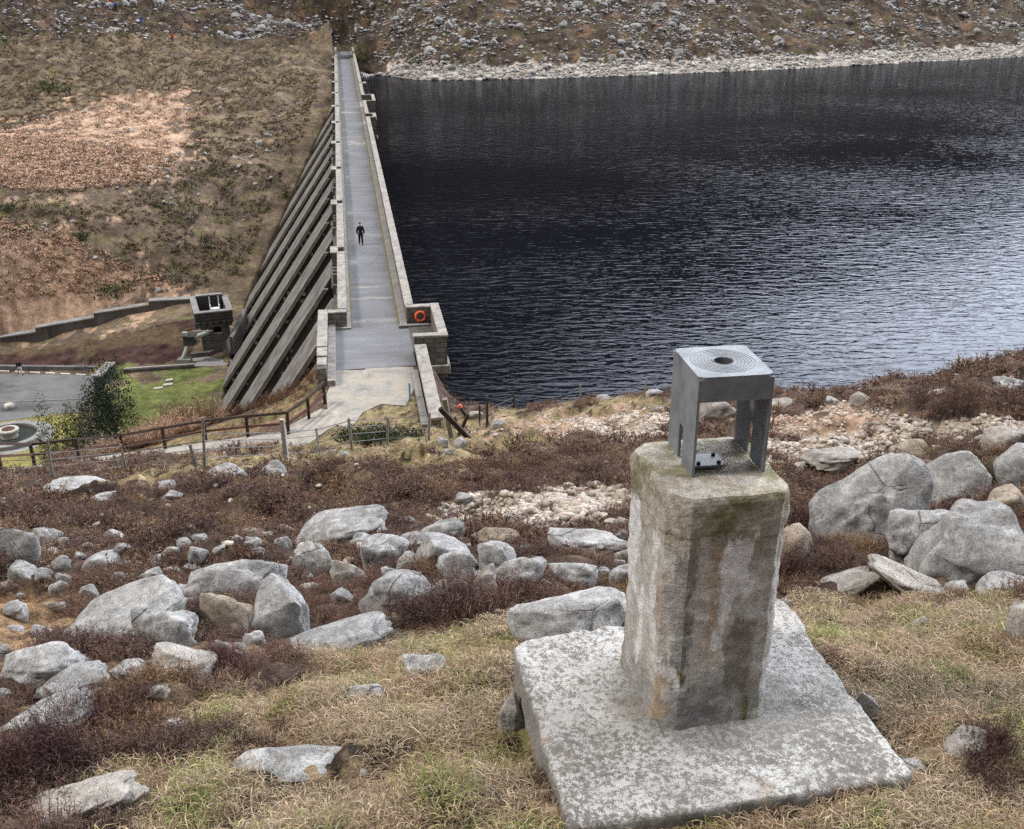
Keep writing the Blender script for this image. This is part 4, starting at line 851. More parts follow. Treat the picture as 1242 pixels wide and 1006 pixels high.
# steel stand
ST = empty('steel_stand', (.93, 4.31, PZ1 + .006), math.atan2(.05, .335)); tag(ST, 'grey galvanised steel stand with a round hole bolted on top of the pillar', 'stand')
HW, HD, HH, TK = .168, .185, .47, .012
m = MB()
NSEG = 48
Vt = []; hole = .042
for zc in (HH - TK, HH):
    for i in range(NSEG):
        a = 2 * math.pi * i / NSEG; Vt.append((hole * math.cos(a), hole * math.sin(a), zc))
    for i in range(NSEG):
        a = 2 * math.pi * i / NSEG; cx, sx = math.cos(a), math.sin(a); k = 1 / max(abs(cx) / HW, abs(sx) / HD); Vt.append((cx * k, sx * k, zc))
F_ = []
for i in range(NSEG):
    j = (i + 1) % NSEG
    F_ += [(2 * NSEG + i, 3 * NSEG + i, 3 * NSEG + j, 2 * NSEG + j), (i, j, NSEG + j, NSEG + i), (2 * NSEG + i, 2 * NSEG + j, j, i), (NSEG + i, NSEG + j, 3 * NSEG + j, 3 * NSEG + i)]
m.add(Vt, F_)
tpl = m.build('top_plate', 'zinc', ST)
m = MB()
for r_ in (.066, .081, .096, .111, .126, .141): m.lathe([(r_ - .0018, HH + .0002), (r_ - .001, HH + .0016), (r_ + .001, HH + .0016), (r_ + .0018, HH + .0002)], n=72)
m.build('ring_groove', 'dark_zinc', tpl)
m = MB(); m.lathe([(hole, HH + .0005), (hole + .006, HH + .003), (hole + .009, HH + .0005)], n=48); m.lathe([(hole, HH), (hole - .002, HH - .06)], n=48); m.build('collar', 'dark_zinc', tpl)
for sx in (-1, 1):
    m = MB(); x0, x1 = (HW - TK, HW) if sx > 0 else (-HW, -HW + TK)
    sw, sh = .028, .17
    m.prism([(-HD, 0), (-sw, 0), (-sw, sh - .02), (-sw * .6, sh), (sw * .6, sh), (sw, sh - .02), (sw, 0), (HD, 0), (HD, HH - TK - .002), (-HD, HH - TK - .002)], 'x', x0, x1)
    # n-gon with a slot: split into three quads for clean shading
    m = MB(); m.box(x0, x1, -HD, -sw, 0, HH - TK - .001); m.box(x0, x1, sw, HD, 0, HH - TK - .001); m.box(x0, x1, -sw, sw, sh, HH - TK - .001); m.build('side_plate', 'zinc', ST)
for yy in (-1, 1):
    y0, y1 = (-HD - .001, -HD + TK) if yy < 0 else (HD - TK, HD + .001)
    MB().box(-HW + TK + .0005, HW - TK - .0005, y0, y1, HH - .115, HH - TK - .001).build('front_plate' if yy < 0 else 'back_plate', 'zinc', ST)
# small bolted plate on the pillar top between the legs
bp = empty('bolted_plate', (.875, 4.235, PZ1 + .014), .14); tag(bp, 'small dark steel plate with four bolts under the stand', 'plate')
MB().box(-.07, .07, -.062, .062, 0, .014).build('plate', 'dark_zinc', bp, .003)
for sx in (-.047, .047):
    for sy in (-.04, .04): MB().tube((sx, sy, .014), (sx, sy, .024), .0095, .009, 6).build('bolt', 'black_hole', bp)

# ------------------------------------------------------------------ boulders
def ico(sub):
    bm = bmesh.new(); bmesh.ops.create_icosphere(bm, subdivisions=sub, radius=1); V = np.array([v.co[:] for v in bm.verts]); F = np.array([[v.index for v in f.verts] for f in bm.faces]); bm.free(); return V, F
ICO = {k: ico(k) for k in (1, 2, 3, 4, 5)}
def rock_shape(seed, sub=4, cuts=9, soft=.75, rough=.06, boxy=.0, lo=.62, hi=.93):
    g = np.random.default_rng(seed); V, F = ICO[sub]; V = V.copy(); off = g.uniform(-50, 50, 3)
    if boxy: 
        e = 2 / (2 + boxy * 6); V = np.sign(V) * np.abs(V) ** e; V /= np.abs(V).max(1).mean()
    r = 1 + .16 * N3(V * .42 + off); V = V * r[:, None]
    for i in range(cuts):
        n_ = g.normal(size=3); n_ /= np.linalg.norm(n_); d_ = g.uniform(lo, hi); t = V @ n_ - d_
        V = V - np.outer(np.where(t > 0, t * soft * (1 - np.exp(-t / .09)), 0), n_)
    # round the cut edges a little, then pit the surface
    V = V * (1 + rough * .45 * N3b(V * .9 + off) + rough * .2 * N3(V * 2.2 + off))[:, None]
    mx_ = np.abs(V).max(0); return V / mx_, F
BOULDERS = [  # centre x, y, width, height in the photograph; tilt in degrees; stone; shape seed; cuts; label
 (18, 668, 58, 60, 0, 'granite', 1, 5, 'large rounded lichened boulder cut by the left edge above the orange grass'),
 (53, 697, 26, 20, 0, 'granite', 2, 7, 'small grey rock just right of the rounded boulder at the left edge'),
 (78, 701, 20, 13, 0, 'granite', 3, 6, 'smaller dark grey rock second from the left-edge boulder, beside the heather'),
 (125, 681, 52, 30, 5, 'granite', 4, 8, 'flat-topped pale boulder with a small block behind, in left heather'),
 (150, 665, 22, 15, 0, 'granite', 5, 7, 'small pale block behind the flat-topped boulder in left heather'),
 (17, 739, 36, 26, 0, 'granite', 6, 6, 'small rounded boulder among the orange grass by the left edge'),
 (107, 726, 32, 28, 20, 'granite', 7, 6, 'small egg-shaped boulder between orange grass and the big tilted boulder'),
 (150, 752, 172, 84, 18, 'granite', 8, 7, 'biggest smooth tilted boulder in the left group, with small dark pits'),
 (201, 768, 82, 60, 5, 'granite', 9, 5, 'round pale boulder leaning on the front of the biggest left boulder'),
 (286, 704, 112, 68, 14, 'granite', 10, 7, 'long slanting grey boulder above the brown and square boulders'),
 (279, 750, 72, 66, -8, 'granite_tan', 11, 9, 'brown weathered boulder wedged between the round and the square boulders'),
 (347, 743, 80, 84, -6, 'granite', 12, 11, 'square upright pale block standing in the middle of the left group'),
 (383, 683, 48, 50, 22, 'granite', 13, 7, 'tall narrow pale boulder above the square upright block'),
 (414, 641, 108, 56, 14, 'granite', 14, 7, 'long pale boulder high in the heather, with a brown cap'),
 (50, 806, 112, 62, 4, 'granite', 15, 9, 'cracked lichen-white boulder at the left edge below the big tilted one'),
 (88, 824, 92, 40, 14, 'granite', 16, 7, 'low grey slab half buried below the cracked white boulder'),
 (152, 812, 44, 26, 0, 'granite', 17, 6, 'small smooth pale rock right of the low half-buried slab'),
 (228, 806, 84, 48, -4, 'granite_warm', 18, 8, 'flat warm grey boulder in front of the round pale boulder'),
 (392, 776, 152, 50, 14, 'granite', 19, 7, 'long low white-topped boulder at the grass edge, front of the left group'),
 (62, 864, 108, 44, 14, 'granite', 20, 6, 'long low grey boulder in dark heather near the lower left edge'),
 (90, 972, 180, 44, 25, 'granite_warm', 21, 2, 'long half-buried slab slanting across the lower left corner grass'),
 (356, 930, 168, 36, 3, 'granite', 22, 2, 'flat buried rock showing a long thin face in the foreground grass'),
 (210, 881, 30, 24, 10, 'granite_warm', 23, 8, 'small pale stone at the edge of grass and dark heather'),
 (322, 859, 36, 18, 12, 'granite', 24, 7, 'small flat grey stone beside the black peat hole'),
 (75, 901, 52, 24, 12, 'granite_warm', 25, 7, 'dull flat stone sunk in dark purple heather, lower left'),
 (240, 674, 22, 24, -10, 'granite', 26, 8, 'small white stone alone in the heather left of the long slanting boulder'),
 (307, 660, 21, 17, 0, 'granite', 27, 7, 'small pale stone just above the long slanting boulder'),
 (462, 673, 64, 60, 6, 'granite', 28, 5, 'nearly round boulder resting over a dark gap, middle of the row'),
 (439, 658, 30, 24, 10, 'granite', 29, 6, 'small boulder peeping from behind the nearly round boulder'),
 (423, 700, 48, 40, 10, 'granite_warm', 30, 7, 'dull boulder in heather below left of the nearly round boulder'),
 (473, 695, 20, 15, 0, 'granite', 31, 6, 'little stone jammed under the nearly round boulder'),
 (487, 716, 92, 62, 16, 'granite', 32, 8, 'slanting pale boulder below the nearly round one'),
 (533, 644, 56, 36, 0, 'granite', 33, 6, 'domed boulder at the back of the middle row'),
 (540, 671, 76, 46, -14, 'granite', 34, 7, 'broad grey boulder sloping to the right in the middle row'),
 (554, 689, 48, 44, 0, 'granite', 35, 9, 'pointed boulder in front of the broad sloping one'),
 (584, 718, 38, 62, -6, 'granite_warm', 36, 8, 'tall boulder half hidden by dark heather twigs in the middle'),
 (602, 656, 62, 36, -6, 'granite_tan', 37, 8, 'tan topped boulder behind a white one right of the middle row'),
 (600, 674, 48, 42, 14, 'granite', 38, 7, 'pale wedge-shaped boulder under the tan topped one'),
 (630, 697, 66, 42, 16, 'granite', 39, 8, 'grey boulder behind the heather bush left of the pillar'),
 (709, 657, 92, 38, -2, 'granite', 40, 7, 'long rounded boulder lying left of the pillar at mid height'),
 (703, 671, 52, 24, 0, 'granite', 41, 6, 'small domed rock in front of the long rounded boulder by the pillar'),
 (698, 695, 62, 40, 0, 'granite', 42, 6, 'domed boulder between the heather bush and the pillar'),
 (692, 748, 140, 84, 8, 'granite', 43, 8, 'large flat boulder touching the back of the concrete slab'),
 (513, 814, 56, 36, 8, 'granite', 44, 10, 'grey angular stone lying on the dry grass left of the slab'),
 (443, 840, 54, 28, 4, 'granite', 45, 7, 'flat blue-grey stone sunk in the dry grass'),
 (622, 868, 36, 60, 0, 'granite_warm', 46, 9, 'rough pinkish stone wedged against the left side of the slab'),
 (275, 577, 54, 30, 0, 'granite', 47, 6, 'domed boulder in heather below the path, left of a pair'),
 (336, 574, 40, 32, -12, 'granite', 48, 6, 'domed boulder in heather below the path, right of a pair'),
 (292, 593, 46, 16, 0, 'granite', 49, 7, 'low pale rock in front of the pair of domed boulders'),
 (90, 587, 74, 24, 0, 'granite', 50, 6, 'broad low boulder against the path near the left edge'),
 (134, 601, 42, 16, 0, 'granite', 51, 7, 'low pale stone in heather right of the broad low boulder'),
 (201, 588, 24, 12, 0, 'granite', 52, 7, 'small pale stone in upper left heather, farther of two'),
 (211, 601, 26, 14, 0, 'granite', 53, 7, 'small pale stone in upper left heather, nearer of two'),
 (402, 549, 14, 11, 0, 'granite', 54, 6, 'small grey rock by the green shrub, left of two'),
 (417, 551, 15, 9, 0, 'granite', 55, 7, 'small grey rock by the green shrub, right of two'),
 (604, 517, 20, 17, 0, 'granite', 56, 6, 'round grey rock beside the two dark posts'),
 (560, 538, 20, 22, 40, 'granite', 57, 10, 'pointed grey stone under the leaning timber post'),
 (538, 537, 16, 13, 0, 'granite', 58, 7, 'pale stone beside the pointed stone at the wall end'),
 (545, 549, 12, 9, 0, 'granite', 59, 8, 'smallest pale stone in the heap at the wall end'),
 (576, 503, 22, 12, 0, 'granite_warm', 60, 7, 'flat rock at the waterline behind the two dark posts'),
 (562, 606, 22, 18, 0, 'granite', 61, 8, 'pale block standing up in the rubble patch'),
 (731, 483, 18, 9, 0, 'granite', 62, 7, 'pale rock on the grassy crest above the water'),
 (792, 478, 20, 12, 0, 'granite', 63, 6, 'pale rock on the crest left of the steel stand'),
 (799, 498, 20, 15, 0, 'granite_warm', 64, 7, 'dull rock in heather just left of the steel stand'),
 (857, 502, 60, 42, 0, 'granite_warm', 65, 8, 'block seen through the legs of the steel stand'),
 (1054, 624, 128, 146, -4, 'granite', 66, 8, 'largest boulder right of the pillar, tall with an undercut side'),
 (1146, 590, 104, 92, -8, 'granite', 67, 6, 'large boulder behind the tallest one on the right'),
 (1122, 655, 96, 84, 8, 'granite', 168, 5, 'rounded boulder between the tallest and the wide one on the right'),
 (1184, 668, 138, 104, -10, 'granite', 68, 5, 'wide rounded boulder in front on the right, below the tall one'),
 (1103, 551, 48, 34, 0, 'granite_tan', 69, 10, 'pointed tan boulder rising behind the large right boulders'),
 (1222, 536, 58, 44, -8, 'granite_warm', 70, 9, 'angular boulder at the right edge below the heather bank'),
 (1232, 572, 50, 66, 0, 'granite', 71, 8, 'tall boulder cut by the right edge above a tan rock'),
 (1217, 613, 50, 42, 5, 'granite_tan', 72, 6, 'rounded tan boulder near the right edge'),
 (1015, 552, 80, 28, 4, 'granite_warm', 73, 7, 'low pale boulder at the lower edge of the gravel scar'),
 (963, 664, 42, 62, 0, 'granite_tan', 74, 8, 'brown boulder partly hidden behind the pillar on its right'),
 (947, 490, 42, 16, 3, 'granite_warm', 75, 8, 'flat slab of rock right of the steel stand'),
 (1042, 485, 28, 20, 0, 'granite_warm', 76, 9, 'square rock at the top of the gravel scar'),
 (1010, 489, 22, 15, 0, 'granite', 77, 8, 'small grey rock left of the square one above the gravel'),
 (1139, 479, 30, 22, 20, 'granite_warm', 78, 8, 'upright rock in the heather bank above the right boulders'),
 (1226, 469, 40, 22, -6, 'granite', 79, 7, 'pale boulder in the heather bank at the right edge'),
 (1068, 500, 18, 14, 40, 'granite_warm', 80, 8, 'small tilted pale stone in the gravel scar'),
 (1024, 706, 72, 26, 22, 'granite_warm', 81, 7, 'thin slab end slanting up out of the grass right of the slab'),
 (1103, 703, 100, 40, -26, 'granite_warm', 82, 7, 'long stone ridge slanting down to the right in the grass'),
 (1161, 711, 28, 18, 0, 'granite', 83, 6, 'small domed stone between two half-buried rocks on the right'),
 (1218, 706, 66, 26, 4, 'granite', 84, 6, 'half-buried pale rock at the right edge of the grass'),
 (1048, 856, 36, 42, -24, 'granite_warm', 85, 9, 'pale angular stone against the right side of the slab'),
 (1169, 904, 52, 36, 0, 'granite_warm', 86, 11, 'rough lichened stone in the grass at lower right'),
 (1234, 760, 28, 52, 0, 'granite_warm', 87, 10, 'broken lichened rock cut by the right edge'),
 (1115, 928, 42, 14, -26, 'granite', 88, 7, 'flat dark stone by the near right corner of the slab'),
 (1114, 757, 18, 22, -20, 'granite_warm', 89, 8, 'small upright dull stone in the right grass'),
 (1134, 867, 22, 10, 0, 'granite', 90, 7, 'tiny pale stone in the grass right of the slab'),
 (952, 742, 20, 38, 0, 'granite_warm', 91, 8, 'narrow stone behind the far right corner of the slab'),
]
ROCK_XY = []
def put_boulder(cx, cy, wpx, hpx, tilt, mat, seed, cuts, label):
    cy = cy + .09 * hpx; p = ground_hit(cx, cy + .12 * hpx, 0, 1.5, 70); d = p[1] * CP - (p[2] - EYE) * SP
    a_ = .56 * wpx * d / FPX; hv = 1.06 * hpx * d / FPX
    al = math.atan2(EYE - p[2], p[1]); b2 = min(max(a_ * .66, .35 * hv), hv * 1.0)
    c2 = .56 * hv
    c_ = math.sqrt(max((c2 ** 2 - (b2 * math.sin(al)) ** 2), (.45 * c2) ** 2)) / math.cos(al)
    V, F = rock_shape(seed * 13 + 5, 5 if wpx > 75 else 4, max(3, cuts - 1), .7, .045, .3 if cuts > 9 else .16, .70, .98)
    p = ground_hit(cx, cy, (-.12 if hpx < .3 * wpx else .22 if hpx > 34 else .10) * c_, 1.5, 70)
    V = V * np.array([a_, b2, c_]); t = R(tilt); V = V @ np.array([[math.cos(t), 0, -math.sin(t)], [0, 1, 0], [math.sin(t), 0, math.cos(t)]]).T
    if tilt: V = V * np.array([a_ / np.abs(V[:, 0]).max(), 1, 1])
    x = p[0]; z = p[2]
    o = link_mesh('boulder', V, F, mat, None, True); o.location = (x, p[1], z)
    tag(o, label, 'boulder', 'granite boulders on the near hillside'); ROCK_XY.append((x, p[1], a_, b2)); return o
for q in BOULDERS: put_boulder(*q)
g = np.random.default_rng(404); FILL = [(-20, 650), (240, 650), (420, 632), (520, 620), (760, 640), (760, 712), (480, 752), (300, 790), (180, 850), (-20, 850)]; used_ = [(q[0], q[1], q[2]) for q in BOULDERS]; nf_ = 0
while nf_ < 72:
    x, y = g.uniform(0, 760), g.uniform(630, 850); w_ = float(np.exp(g.uniform(math.log(13), math.log(38))))
    if not in_poly(np.array([x]), np.array([y]), FILL)[0] or any(abs(x - a_) < (w_ + b_) * .36 and abs(y - c_) < (w_ + b_) * .25 for a_, c_, b_ in used_): continue
    used_.append((x, y, w_)); nf_ += 1
    o = put_boulder(x, y, w_, w_ * g.uniform(.55, .85), g.uniform(-20, 20), ('granite', 'granite', 'granite_warm')[nf_ % 3], 400 + nf_, 6, 'small pale stone lying between the larger boulders left of the pillar'); o['group'] = 'small stones between the larger boulders'

# rubble and gravel: stones too many to count
def scatter(temps, pos, scl, rot, tilt=None, cols=None, jit=.2, seed=0):
    """copies of small template meshes (V, F, C) merged into big arrays"""
    g = np.random.default_rng(seed); VV, FF, CC = [], [], []; off = 0
    pick = g.integers(0, len(temps), len(pos))
    for ti, (V, F, C_) in enumerate(temps):
        idx = np.nonzero(pick == ti)[0]
        if not len(idx): continue
        sc_ = scl[idx]; sc_ = sc_[:, None] if sc_.ndim == 1 else sc_
        P = V[None] * sc_[:, None, :]
        ca, sa = np.cos(rot[idx])[:, None], np.sin(rot[idx])[:, None]
        x = P[..., 0] * ca - P[..., 1] * sa; y = P[..., 0] * sa + P[..., 1] * ca; z = P[..., 2]
        if tilt is not None: z = z + tilt[idx, 0:1] * x + tilt[idx, 1:2] * y
        P = np.stack([x, y, z], -1) + pos[idx][:, None, :]
        VV.append(P.reshape(-1, 3)); n = len(V); FF.append((F[None] + (np.arange(len(idx)) * n)[:, None, None] + off).reshape(-1, F.shape[1])); off += n * len(idx)
        c = (C_[None] if C_ is not None else np.ones((1, n, 3))) * (cols[idx][:, None, :] if cols is not None else 1.); CC.append(np.broadcast_to(c, (len(idx), n, 3)).reshape(-1, 3))
    return np.concatenate(VV), np.concatenate(FF), np.clip(np.concatenate(CC), .004, .9)
PEB = [(lambda q: (q[0] * np.array([1, .78, .55]), q[1], None))(rock_shape(900 + i, 1, 9, .95, .1, 0, .38, .8)) for i in range(6)]
STN = [(lambda q: (q[0] * np.array([1, .8, .66]), q[1], None))(rock_shape(950 + i, 2, 9, .95, .05, 0, .42, .85)) for i in range(8)]
def disc(n, y0, y1, umax, seed):
    g = np.random.default_rng(seed); y = np.exp(g.uniform(math.log(y0), math.log(y1), n * 2)); x = g.uniform(-umax, umax, n * 2) * np.maximum(y, 5.); return x, y, g
x, y, g = disc(150000, 9, 48, .62, 31); z = height(x, y); zn = near_zone(x, y, z); keep = ((zn == 2) & (g.random(len(x)) < .75)) | ((zn == 3) & (g.random(len(x)) < .15)) | ((zn == 0) & (g.random(len(x)) < .006))
x, y, z = x[keep], y[keep], z[keep]; n = len(x); s_ = np.exp(g.normal(-3.35, .42, n)).clip(.012, .075) * (1 + .012 * y)
c = np.array((.43, .37, .315)) * g.uniform(.6, 1.2, (n, 1)) * (1 + g.normal(0, .02, (n, 3)))
V, F, CC = scatter(PEB, np.stack([x, y, z + s_ * .15], 1), s_, g.uniform(0, 6.28, n), None, c, seed=1)
kind(link_mesh('gravel', V, F, 'rubble', None, False, CC), 'stuff')

# ------------------------------------------------------------------ scree and boulders on the far hillsides
g = np.random.default_rng(77)
def far_points(n, seed):
    g = np.random.default_rng(seed); u = g.uniform(-.56, .56, n); Y = g.uniform(185, 345, n); X = u * Y; return X, Y
X, Y = far_points(150000, 5); Z = height(X, Y); px, py, d = proj(X, Y, Z)
P = np.stack([X, Y], 1); clus = N_B(P / 16.) * .55 + N_D(P / 45.) * .6
sf_, nf_ = to_sn(X, Y); left = ((nf_ > 0) & (sf_ < 214)) | (X < -40); shoulder = 262 - .55 * np.maximum(-X - 36, 0)
up = np.where(left, smooth(-4, 10, Y - shoulder), 1.) * (Z > WATER_Z + 1.5)
cl = np.where(left, smooth(.0, 1.1, clus + .002 * (px - 150)) * 1.1 + .12, smooth(-.7, .8, clus) * 1.3 + .16)
keep = (up > .5) & (py < 110) & (py > -45) & (g.random(len(X)) < cl * .72)
# keep the end of the walkway and the little path up the hill clear
keep &= ~((np.abs(px - 414) < 14) & (py > 52))
X, Y, Z = X[keep], Y[keep], Z[keep]; n = len(X); s_ = np.exp(g.normal(-1.38, .50, n)).clip(.12, 1.25)
order = np.argsort(-s_); vis = [i for i in order if 0 < proj(X[i:i + 1], Y[i:i + 1], Z[i:i + 1])[0][0] < 1242 and -2 < proj(X[i:i + 1], Y[i:i + 1], Z[i:i + 1])[1][0] < 100][:128]
big = np.zeros(n, bool); big[vis] = True
cg = np.array((.34, .335, .335)) * g.uniform(.6, 1.35, (n, 1)) * (1 + g.normal(0, .02, (n, 3)))
q = np.column_stack([s_ * g.uniform(.9, 1.3, n), s_ * g.uniform(.8, 1.1, n), s_ * g.uniform(.7, 1.15, n)])
V, F, CC = scatter(STN[:4] + PEB, np.stack([X, Y, Z + .12 * s_], 1)[~big], q[~big], g.uniform(0, 6.28, n)[~big], None, cg[~big], seed=3)
kind(link_mesh('scree', V, F, 'rubble', None, False, CC), 'stuff')
fm = []
for i in range(8):
    V, F = rock_shape(700 + i, 3, 8, .85, .05); o = link_mesh('boulder', V * np.array([1.1, .9, .85]), F, 'granite', None, True); fm.append(o.data); bpy.data.objects.remove(o)
for k, i in enumerate(vis):
    o = bpy.data.objects.new('boulder', fm[k % 8]); COL.objects.link(o); o.location = (X[i], Y[i], Z[i] + .1 * s_[i]); o.scale = (s_[i] * 1.05,) * 3; o.rotation_euler = (g.uniform(-.3, .3), g.uniform(-.3, .3), g.uniform(0, 6.28))
    if X[i] < -40: tag(o, 'pale boulder in the dark heather above the far left shoulder', 'boulder', 'boulders on the far left hillside')
    else: tag(o, 'pale boulder among the scree above the far shore', 'boulder', 'boulders on the far hillside')
# the band of bare stones along the far waterline
t = g.uniform(0, 1, 26000); xs = -36 + t * 250; ys = np.interp(xs, [q[0] for q in SHORE], [q[1] for q in SHORE]) + g.uniform(-2.5, 11, len(t)); Z = height(xs, ys); m = (Z > WATER_Z - .25) & (Z < -.35 + N_B(np.stack([xs, ys], 1) / 12.) * .6) & (to_sn(xs, ys)[1] < -3); xs, ys, Z = xs[m], ys[m], Z[m]; n = len(xs); s_ = np.exp(g.normal(-1.0, .42, n)).clip(.12, 1.3)
c = np.array((.42, .39, .36)) * g.uniform(.62, 1.25, (n, 1)) * (1 + g.normal(0, .025, (n, 3)))
V, F, CC = scatter(STN[:3] + PEB, np.stack([xs, ys, Z + .1 * s_], 1), np.column_stack([s_ * 1.15, s_, s_ * .9]), g.uniform(0, 6.28, n), None, c, seed=4)
kind(link_mesh('shore_stones', V, F, 'rubble', None, False, CC), 'stuff')
# smaller stones strewn down the hillside left of the dam
u = g.uniform(-.56, -.17, 9000); Y = g.uniform(118, 240, 9000); X = u * Y; Z = height(X, Y); s, nn = to_sn(X, Y); px, py, d = proj(X, Y, Z); cl = smooth(.6, 1.5, N_B(np.stack([X, Y], 1) / 9.)) + 2.5 * np.exp(-((py - (195 - (px - 300) * .12)) / 12) ** 2) * (px > 180) * (px < 330)
m = (nn > 6 - .655 * np.interp(s, FOOT_S, FOOT_Z) * 1.0) & (Z > -14) & (g.random(9000) < .10 * cl + .012); X, Y, Z = X[m], Y[m], Z[m]; n = len(X); s_ = np.exp(g.normal(-1.35, .5, n)).clip(.1, .9); c = np.array((.33, .32, .31)) * g.uniform(.7, 1.2, (n, 1)) * np.ones((1, 3))
V, F, CC = scatter(STN[:4], np.stack([X, Y, Z + .1 * s_], 1), s_, g.uniform(0, 6.28, n), None, c, seed=6)
kind(link_mesh('loose_stones', V, F, 'rubble', None, False, CC), 'stuff')
for x, y, wpx, hpx, lab in ((254, 96, 12, 9, 'single white boulder on the hillside shoulder left of the dam'), (160, 160, 9, 6, 'small grey boulder on the tan grass slope left of the dam'), (325, 165, 11, 8, 'pale boulder at the top end of the eroded scar by the dam'), (193, 352, 10, 7, 'grey boulder above the retaining wall'), (208, 248, 8, 8, 'pale stone between gorse clumps on the far left hillside')):
    p = ground_hit(x, y, 0, 100, 400); d = p[1] * CP - (p[2] - EYE) * SP; V, F = rock_shape(800 + x, 3, 7, .85, .05); o = link_mesh('boulder', V * np.array([wpx, wpx * .8, hpx * .9]) * .5 * d / FPX, F, 'granite', None, True); o.location = p; tag(o, lab, 'boulder', 'boulders on the hillside left of the dam')

# ------------------------------------------------------------------ vegetation
def blade(base, d, L, wd, bend=.2, seg=2, side=None):
    d = np.array(d, float); d /= np.linalg.norm(d); sd_ = np.cross(d, [0, 0, 1.]) if side is None else side; nrm = np.linalg.norm(sd_); sd_ = sd_ / nrm if nrm > 1e-3 else np.array([1., 0, 0])
    return base, d, L, wd, bend, sd_
def sprig_temp(seed, n, hgt, spread, wd, side_n, base_col, tip_col, leafl=.05, droop=.0):
    """a bushy tuft: woody stems fanning up with short side shoots, all thin triangles"""
    g = np.random.default_rng(seed); V, F, C_ = [], [], []
    def tri(a_, b_, c_, ca, cb): 
        i = len(V); V.extend([a_, b_, c_]); F.append((i, i + 1, i + 2)); C_.extend([ca, ca, cb])
    for i in range(n):
        az = g.uniform(0, 6.28); lean = abs(g.normal(0, .55)) * spread; d = np.array([math.cos(az) * lean, math.sin(az) * lean, 1.]); d /= np.linalg.norm(d)
        b0 = np.array([math.cos(az), math.sin(az), 0]) * g.uniform(0, .22) * spread; L = hgt * g.uniform(.55, 1.1); sd_ = np.array([-math.sin(az + g.normal() * .8), math.cos(az + g.normal() * .8), 0]); tipp = b0 + d * L + np.array([0, 0, -droop * L * lean])
        k = g.uniform(.75, 1.25); tri(b0 - sd_ * wd, b0 + sd_ * wd, tipp, base_col * k, tip_col * k)
        for j in range(side_n):
            t = g.uniform(.35, 1.); p = b0 + (tipp - b0) * t; dd = g.normal(size=3); dd[2] = abs(dd[2]) * 1.1 + .25; dd /= np.linalg.norm(dd); s2 = np.cross(dd, g.normal(size=3)); s2 /= np.linalg.norm(s2); l2 = leafl * g.uniform(.6, 1.5); kk = k * g.uniform(.7, 1.35)
            tri(p - s2 * wd * 1.1, p + s2 * wd * 1.1, p + dd * l2, tip_col * kk * .9, tip_col * kk)
    return np.array(V), np.array(F), np.array(C_)
HB, HT = np.array((.072, .056, .047)), np.array((.135, .094, .078))
HEA_N = [sprig_temp(40 + i, 70, .30, .95, .0036, 9, HB, HT, .042) for i in range(4)]
HEA_M = [sprig_temp(50 + i, 30, .34, 1.0, .0075, 6, HB, HT, .065) for i in range(4)]
HEA_F = [sprig_temp(60 + i, 14, .42, 1.1, .017, 4, HB, HT, .11) for i in range(4)]
def heather_cols(x, y, g):
    P = np.stack([x, y], 1); t = (N_A(P / 3.3) * .5 + .5)[:, None]; q = (N_D(P / 1.3))[:, None]; n = len(x)
    c = np.array((1.2, 1.08, 1.0)) * (1 - t) + np.array((.92, .84, .86)) * t
    m = smooth(.7, 1.5, q); c = c * (1 - m) + np.array((1.6, 1.5, 1.05)) * m
    m = smooth(.9, 1.6, -q); c = c * (1 - m) + np.array((1.2, .98, .88)) * m
    return c * g.uniform(.75, 1.3, (n, 1))
parts_v, parts_f, parts_c, off = [], [], [], 0
def push(V, F, C_):
    global off
    parts_v.append(V); parts_f.append(F + off); parts_c.append(C_); off += len(V)
def flush(name, mat='foliage'):
    global off, parts_v, parts_f, parts_c
    o = kind(link_mesh(name, np.concatenate(parts_v), np.concatenate(parts_f), mat, None, False, np.concatenate(parts_c)), 'stuff'); parts_v, parts_f, parts_c, off = [], [], [], 0; return o
ROCKS = np.array(ROCK_XY)
def off_rocks(x, y, k=.8):
    ok = np.ones(len(x), bool)
    for a_, b2, rx_, ry_ in ROCKS: ok &= np.hypot((x - a_) / (rx_ * k + .05), (y - b2) / (ry_ * k + .05)) > 1
    c_ = np.mean([p[:2] for p in SLAB], 0); ok &= ~in_poly(x, y, [tuple(c_ + (p[:2] - c_) * 1.07) for p in SLAB]); return ok
def field(n, y0, y1, um, seed, power=1.):
    g = np.random.default_rng(seed); y = (g.uniform(y0 ** power, y1 ** power, n)) ** (1 / power); x = g.uniform(-um, um, n) * (y + 1.5); return x, y, g
